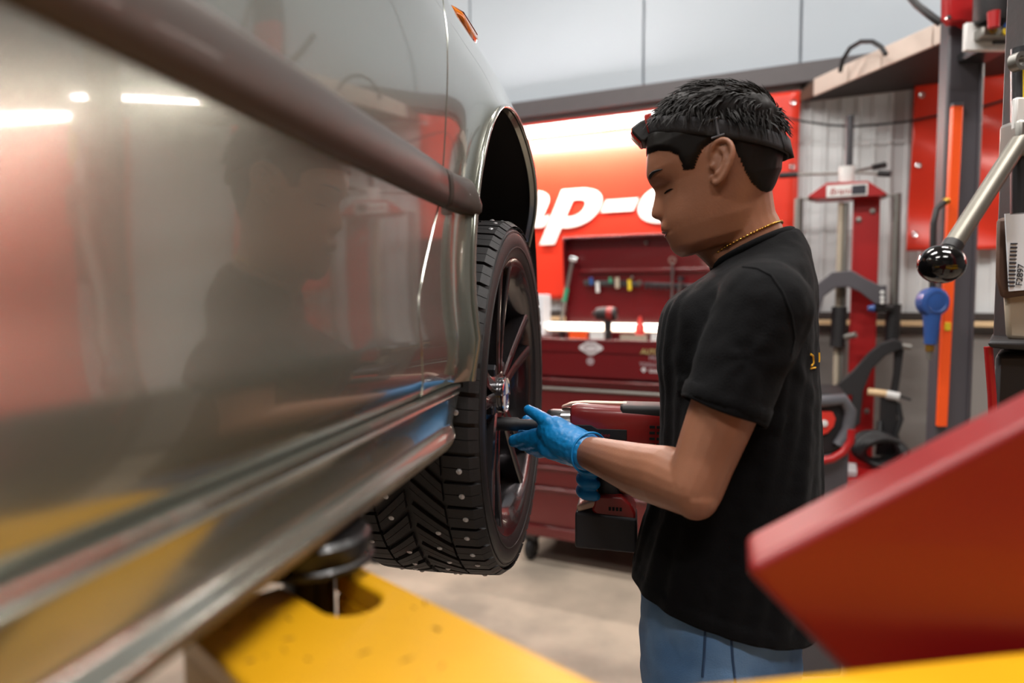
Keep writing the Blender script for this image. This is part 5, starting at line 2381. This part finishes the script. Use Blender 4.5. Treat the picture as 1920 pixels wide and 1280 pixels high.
# black hose bundle at its foot
hb_ = thing('hose_coil', 'coiled black hose hanging low on the spring compressor', 'hose', wloc(1640, 900, .6), None, None)
for i in range(4):
    c = wloc(1640 + 6 * i, 838 + 4 * i, .52 + .02 * i)
    m_ = MB()
    m_.tube([c + U * (.085 * math.cos(a)) + Vector((0, 0, .062 * math.sin(a))) + N * (.02 * math.sin(2 * a + i)) for a in np.linspace(0, 2 * math.pi, 26)[:-1]], .017, 10, closed=True)
    m_.build('loop', 'cable', hb_, smooth=60)
m_ = MB()
m_.tube([wloc(1650, 790, .48), wloc(1648, 835, .52)], .012, 8)
m_.build('hanger_strap', 'cable', hb_)

# ================================================================== red and black machine behind the person
bl = thing('floor_machine', 'black and red floor machine with curved hood beside the spring compressor', 'machine', P(1548, 800, 2.5) * 1.0, None, None)
c = P(1538, 800, 2.5)
bl.location = (c.x, c.y, 0)
def bp(px, py, Y=2.5):
    return P(px, py, Y)
hood = [(1480, 742), (1520, 738), (1572, 738), (1590, 744), (1598, 760), (1596, 800), (1584, 834), (1560, 852), (1530, 858), (1480, 858)]
m_ = MB()
m_.prism([bp(a, b) for (a, b) in hood], (.12, .30, 0))
m_.build('hood', 'tool_black', bl, bevel=.02, segs=3)
m_ = MB()
m_.tube([bp(1500, 748, 2.49), bp(1540, 752, 2.49), bp(1580, 748, 2.49), bp(1594, 770, 2.49), bp(1590, 805, 2.49), bp(1572, 835, 2.49)], .022, 12)
m_.build('hood_rim', 'grey_plastic', bl, smooth=60)
m_ = MB()
m_.prism([bp(a, b, 2.485) for (a, b) in ((1500, 772), (1562, 772), (1568, 785), (1564, 800), (1553, 812), (1538, 817), (1500, 817))], (.0, .02, 0))
m_.build('red_panel', 'red_bright', bl, bevel=.004)
m_ = MB()
m_.lathe([(.012, 0), (.012, .006), (0, .008)], bp(1545, 793, 2.483), (0, -1, 0), 14)
m_.build('panel_badge', 'white_plastic', bl)
m_ = MB()
m_.tube([bp(1597, 805, 2.47), bp(1594, 828, 2.47), bp(1580, 848, 2.47), bp(1560, 860, 2.47), bp(1530, 866, 2.47)], .015, 12)
m_.build('red_bumper', 'press_red', bl, smooth=60)
m_ = MB()
q = bp(1592, 862)
m_.prism([bp(1592, 845), bp(1480, 862), Vector((bp(1480, 862).x, q.y, 0)), Vector((q.x, q.y, 0))], (.12, .32, 0))
m_.build('cabinet', 'post', bl, bevel=.015)

# small white-red crate on the floor near the compressor
e = thing('tool_case', 'low red tool case with a pale lid on the floor near the compressor', 'case', (0, 0, 0), None, None)
c = Vector((P(1590, 880, 2.95).x, 2.95, 0))
e.location = c
zt_ = P(1600, 885, 2.95).z
m_ = MB()
m_.box(c + Vector((0, 0, zt_ / 2)), (.34, .30, zt_), WM)
m_.build('case_body', 'press_red', e, bevel=.01)
m_ = MB()
m_.box(c + Vector((-.04, 0, zt_ + .015)), (.14, .16, .03), WM)
m_.build('pale_lid', 'sticker_light', e, bevel=.006)

# ================================================================== steel post, orange level, shelf
PY = 2.5
pt = P(1757, 165, PY)
pl0, pr0 = P(1768, 400, PY).x, P(1837, 400, PY).x
post = thing('steel_post', 'grey steel post carrying the dark loft shelf', 'post', ((pl0 + pr0) / 2, PY, 0), None, None)
m_ = MB()
m_.box(((pl0 + pr0) / 2, PY + .03, 1.55), (pr0 - pl0, .06, 3.1))
m_.build('upright', 'post', post, bevel=.008)
m_ = MB()
m_.box((pr0 - .018, PY - .004, 1.55), (.006, .012, 3.0))
m_.build('upright_lip', 'post', post, bevel=.002)
m_ = MB()
m_.box(((pl0 + pr0) / 2, PY + .03, .008), (.3, .3, .016))
m_.build('foot_plate', 'steel_dark', post, bevel=.003)
# red bracket with a curved lower end on the post
m_ = MB()
m_.prism([P(a, b, PY - .02) for (a, b) in ((1762, -60), (1825, -60), (1827, 20), (1820, 55), (1815, 72), (1808, 60), (1790, 50), (1772, 52), (1762, 40))], (0, -.05, 0))
m_.build('red_bracket', 'press_red', post, bevel=.008)
m_ = MB()
m_.lathe([(.008, 0), (.008, .008), (0, .010)], P(1777, 34, PY - .072), (0, -1, 0), 12)
m_.build('bracket_bolt', 'chrome', post)
m_ = MB()
m_.tube([P(1690, -25, PY + .1), P(1720, 10, PY + .05), P(1745, 30, PY), P(1764, 44, PY - .01)], .013, 10)
m_.build('air_hose', 'cable', post, smooth=60)
# orange level hung on the post
lv = thing('spirit_level', 'bright orange straight bar with grey end hung on the steel post', 'level', P(1775, 800, PY), None, None)
m_ = MB()
a, b = P(1797, 198, PY - .022), P(1768, 800, PY - .022)
wv_ = Vector((.019, 0, 0))
m_.prism([a - wv_, a + wv_, b + wv_ * .9, b - wv_ * .9], (0, .018, 0))
m_.build('bar', 'orange', lv, bevel=.003)
m_ = MB()
a2 = P(1798, 192, PY - .022)
m_.prism([a - wv_, a + wv_, a2 + wv_, a2 - wv_], (0, .018, 0))
m_.build('end_cap', 'grey_plastic', lv, bevel=.002)
m_ = MB()
c = P(1777, 612, PY - .024)
m_.box(c, (.022, .006, .03))
m_.build('vial', 'yellow_tool', lv, bevel=.002)
# blue air tool with hose on the post's side
bt = thing('air_inflator', 'blue round gauge air tool hanging from the steel post', 'air tool', P(1746, 680, PY - .03), None, None)
m_ = MB()
c = P(1748, 566, PY - .06)
m_.lathe([(0, -.028), (.040, -.028), (.050, -.020), (.052, .0), (.050, .020), (.038, .026), (0, .026)], c, (0, -1, 0), 32)
m_.build('gauge_body', 'blue_tool', bt, smooth=40)
m_ = MB()
m_.lathe([(.030, .025), (.036, .029), (.036, .024)], c, (0, -1, 0), 28)
m_.build('gauge_rim', 'blue_tool', bt, smooth=40)
m_ = MB()
m_.tube([P(1747, 590, PY - .06), P(1746, 620, PY - .06), P(1744, 645, PY - .06)], [.030, .024, .020], 14)
m_.build('grip', 'blue_tool', bt, smooth=50)
m_ = MB()
m_.tube([P(1743, 645, PY - .06), P(1743, 658, PY - .06)], .014, 12)
m_.build('brass_fitting', 'brass', bt)
m_ = MB()
m_.tube([P(1743, 658, PY - .06), P(1742, 674, PY - .06)], [.010, .008], 12)
m_.build('coupler', 'steel', bt)
m_ = MB()
m_.tube([P(1748, 545, PY - .05), P(1749, 470, PY - .05), P(1750, 420, PY - .05), P(1756, 392, PY - .05), P(1772, 378, PY - .04)], .011, 10)
m_.build('hose', 'cable', bt, smooth=60)
m_ = MB()
m_.sphere(P(1774, 377, PY - .04), .014)
m_.build('hook', 'brass', bt)

# regulator beside the post top
rg = thing('air_regulator', 'black air regulator with red knob and brass fittings by the post top', 'regulator', P(1862, 85, 2.3), None, None)
RY = 2.3
m_ = MB()
m_.lathe([(0, 0), (.050, 0), (.058, .02), (.058, .16), (0, .16)], P(1862, 44, RY), (0, 0, 1), 28)
m_.build('bowl', 'tool_black', rg, smooth=40)
m_ = MB()
m_.tube([P(1863, 52, RY - .06), P(1863, 22, RY - .06)], [.016, .018], 14)
m_.build('red_knob', 'press_red', rg)
m_ = MB()
m_.box(P(1862, 64, RY), (.10, .05, .035))
m_.build('manifold', 'steel', rg, bevel=.006)
for (px, py, mt) in ((1849, 63, 'brass'), (1874, 66, 'yellow_tool'), (1876, 57, 'blue_tool')):
    m_ = MB()
    m_.lathe([(.006, .03), (.013, .03), (.013, .036), (.006, .036)], P(px, py, RY), (0, -1, 0), 14, closed=True)
    m_.build('fitting', mt, rg)
m_ = MB()
m_.box(P(1853, 70, RY + .03), (.16, .02, .09))
m_.build('mounting_plate', 'white_plastic', rg, bevel=.003)
m_ = MB()
m_.tube([P(1862, 20, RY), P(1862, -60, RY + .05), Vector((pr0 - .05, PY + .02, 2.9))], .012, 10)
m_.build('supply_pipe', 'steel_dark', rg)
m_ = MB()
m_.box((lerp(pr0, P(1853, 70, RY).x, .4), (PY + RY) / 2 + .02, P(1853, 70, RY).z), (.10, .22, .03))
m_.build('bracket', 'steel_dark', rg, bevel=.003)

# loft shelf: dark underside, cream edge boards
sA_t, zsh = wall_at(1502, 192, .02)
A_ = wp(sA_t, .04, 0)
zsh = P(1502, 192, A_.y).z
B_ = on_z(1760, 84, zsh)
dAB = (B_ - A_)
dAB.z = 0
C_ = A_ + dAB * 1.35
shelf = thing('loft_shelf', 'dark loft shelf with cream edge boards reaching out from the back wall', 'shelf', (A_.x, A_.y, zsh), None, None)
th_ = .085
D_ = wp(3.2, .04, 0)
m_ = MB()
m_.prism([Vector((p.x, p.y, zsh)) for p in (A_, C_, D_)], (0, 0, th_))
m_.build('deck', 'dark_wood', shelf)
nrm_ = Vector((dAB.y, -dAB.x, 0)).normalized()
if nrm_.y > 0:
    nrm_ = -nrm_
cuts = [.13, .42, .66, .98, 1.35]
for a, b in zip(cuts[:-1], cuts[1:]):
    p0, p1 = A_ + dAB * (a + .004), A_ + dAB * (b - .004)
    m_ = MB()
    m_.prism([Vector((p0.x, p0.y, zsh)), Vector((p1.x, p1.y, zsh)), Vector((p1.x, p1.y, zsh + th_)), Vector((p0.x, p0.y, zsh + th_))], nrm_ * .014)
    m_.build('edge_board', 'cream', shelf, bevel=.002)
p0, p1 = A_, A_ + dAB * .126
m_ = MB()
m_.prism([Vector((p0.x, p0.y, zsh)), Vector((p1.x, p1.y, zsh)), Vector((p1.x, p1.y, zsh + th_ * .9)), Vector((p0.x, p0.y, zsh + th_ * .55))], nrm_ * .014)
m_.build('edge_end', 'box_brown', shelf, bevel=.002)
shelf_fill_tube('added fill tube under the dark loft shelf, out of view past the post', Vector((2.32, 2.45, 0)), .6, zsh - .052)  # lamp added out of view to brighten the white wall below the shelf
cb_ = thing('cable_loop', 'black cable arching up over the cream shelf edge', 'cable', P(1600, 120, 3.1), None, None)
m_ = MB()
m_.tube([on_z(1574, 150, zsh + .02) + Vector((0, .3, 0)) * 0 if False else P(a, b, Y_) for (a, b, Y_) in ((1575, 135, 3.25), (1580, 112, 3.22), (1594, 90, 3.18), (1614, 78, 3.12), (1636, 78, 3.05), (1652, 88, 3.0), (1661, 102, 2.97))], .010, 10)
m_.build('cable', 'cable', cb_, smooth=60)
# thin cable drooping along the wall
dc = thing('drooping_cable', 'thin dark cable drooping across the white wall between banners', 'cable', wloc(1590, 240, .13), None, None)
m_ = MB()
m_.tube([wloc(a, b, .13) for (a, b) in ((1440, 212), (1475, 221), (1510, 228), (1550, 234), (1600, 237), (1650, 233), (1700, 228), (1760, 216), (1840, 200), (1915, 178))], .0055, 8)
m_.build('cable', 'cable', dc, smooth=60)

# ================================================================== machine with the ball lever (right edge)
mc = thing('workshop_machine', 'workshop machine with a ball-ended steel lever, tagged box and black cabinet', 'machine', (.95, 1.15, 0), None, None)
MY = 1.10
m_ = MB()
m_.sphere(P(1765, 495, .90), (.0285, .0285, .0255), None, 32, 20)
m_.build('ball_knob', 'knob_black', mc, smooth=80)
m_ = MB()
m_.tube([P(1785, 462, .905), P(1914, 262, .97)], .0118, 18)
m_.build('lever', 'lever', mc, smooth=50)
m_ = MB()
m_.tube([P(1780, 469, .903), P(1788, 457, .906)], [.0125, .0130], 18)
m_.build('lever_collar', 'tool_black', mc, smooth=50)
m_ = MB()
m_.tube([P(1914, 90, .98), P(1913, 400, .98)], .012, 14)
m_.build('vertical_rod', 'steel_dark', mc, smooth=50)
m_ = MB()
m_.box(P(1912, 262, .98), (.035, .04, .05))
m_.build('lever_joint', 'steel', mc, bevel=.006)
m_ = MB()
m_.tube([P(1924, 112, .98), P(1924, 198, .98)], .017, 16)
m_.build('brass_sleeve', 'yellow_tool', mc)
m_ = MB()
m_.lathe([(.007, -.006), (.0125, -.006), (.0125, .006), (.007, .006)], P(1909, 116, .96), (.3, -1, 0), 20, closed=True)
m_.build('ring', 'steel', mc, smooth=40)
m_ = MB()
m_.box(P(1909, 214, .97), (.014, .01, .045))
m_.build('white_clip', 'white_plastic', mc, bevel=.003)
m_ = MB()
m_.prism([P(a, b, 1.02) for (a, b) in ((1868, 408), (1960, 400), (1966, 548), (1876, 560), (1866, 520))], (.05, .06, 0))
m_.build('control_box', 'box_brown', mc, bevel=.006)
m_ = MB()
m_.prism([P(a, b, 1.012) for (a, b) in ((1883, 401), (1962, 392), (1966, 540), (1891, 546))], (0, -.002, 0))
tagp = m_.build('paper_tag', 'paper', mc)
tx = (P(1891, 440, 1.0) - P(1895, 530, 1.0)).normalized()
for i, hgt in enumerate((.6, 1, .5, .8, 1, .6, .9, .5, 1, .7, .9, .6)):
    m_ = MB()
    a = P(1890 + 3.6 * 0 + i * .45, 536 - 7.2 * i, 1.009)
    m_.box(a + Vector((.005, 0, 0)), (.010, .0008, .0016 * hgt + .0012))
    m_.build('barcode_bar', 'ink', tagp)
text_mesh('tag_number', 'F2897', .013, 'ink', tagp, frame_matrix(P(1916, 536, 1.009), Vector((.06, 0, 1)), Vector((-1, 0, .06))), extrude=.0003)
m_ = MB()
m_.prism([P(a, b, 1.03) for (a, b) in ((1880, 545), (1960, 540), (1960, 645), (1886, 640))], (.08, .10, 0))
m_.build('beige_neck', 'beige', mc, bevel=.01)
m_ = MB()
m_.prism([P(a, b, 1.0) for (a, b) in ((1851, 637), (1990, 640), (1990, 662), (1853, 652))], (.16, .22, 0))
m_.build('tray', 'tool_black', mc, bevel=.006)
q0 = P(1866, 660, 1.03)
m_ = MB()
m_.prism([Vector((q0.x, q0.y, 0)), Vector((q0.x + .3, q0.y, 0)), Vector((q0.x + .3, q0.y, q0.z)), q0], (.15, .20, 0))
m_.build('cabinet', 'tool_black', mc, bevel=.01)
m_ = MB()
m_.tube([P(1853, 650, 1.02), P(1860, 740, 1.02), P(1866, 900, 1.02)], .006, 10)
m_.build('red_hose', 'press_red', mc)
m_ = MB()
m_.box((P(1940, 500, 1.05).x + .03, 1.12, (H + .55) / 2 + .35), (.05, .05, H + .55 - .70))
m_.build('mast', 'tool_black', mc, bevel=.006)

# ================================================================== floor jack behind the sill
jk = thing('floor_jack', 'low red and white floor jack on the concrete beyond the tyre', 'jack', on_z(668, 1046, 0), None, None)
jc = on_z(668, 1046, 0)
m_ = MB()
m_.box(jc + Vector((0, .05, .09)), (.34, .20, .10), Matrix.Rotation(.25, 3, 'Z'))
m_.build('frame', 'press_red', jk, bevel=.012)
m_ = MB()
m_.prism([jc + Vector((-.12, .0, .13)), jc + Vector((.13, .0, .13)), jc + Vector((.10, .0, .22)), jc + Vector((-.05, .0, .25))], (0, .14, 0))
m_.build('lift_arm', 'sticker_light', jk, bevel=.01)
for sx_ in (-.13, .13):
    m_ = MB()
    m_.lathe([(0, -.02), (.045, -.02), (.05, -.012), (.05, .012), (.045, .02), (0, .02)], jc + Vector((sx_, -.06, .05)), (0, 1, 0), 20)
    m_.build('wheel', 'rubber', jk, smooth=40)
    m_ = MB()
    m_.lathe([(0, -.02), (.045, -.02), (.05, -.012), (.05, .012), (.045, .02), (0, .02)], jc + Vector((sx_, .16, .05)), (0, 1, 0), 20)
    m_.build('wheel', 'rubber', jk, smooth=40)
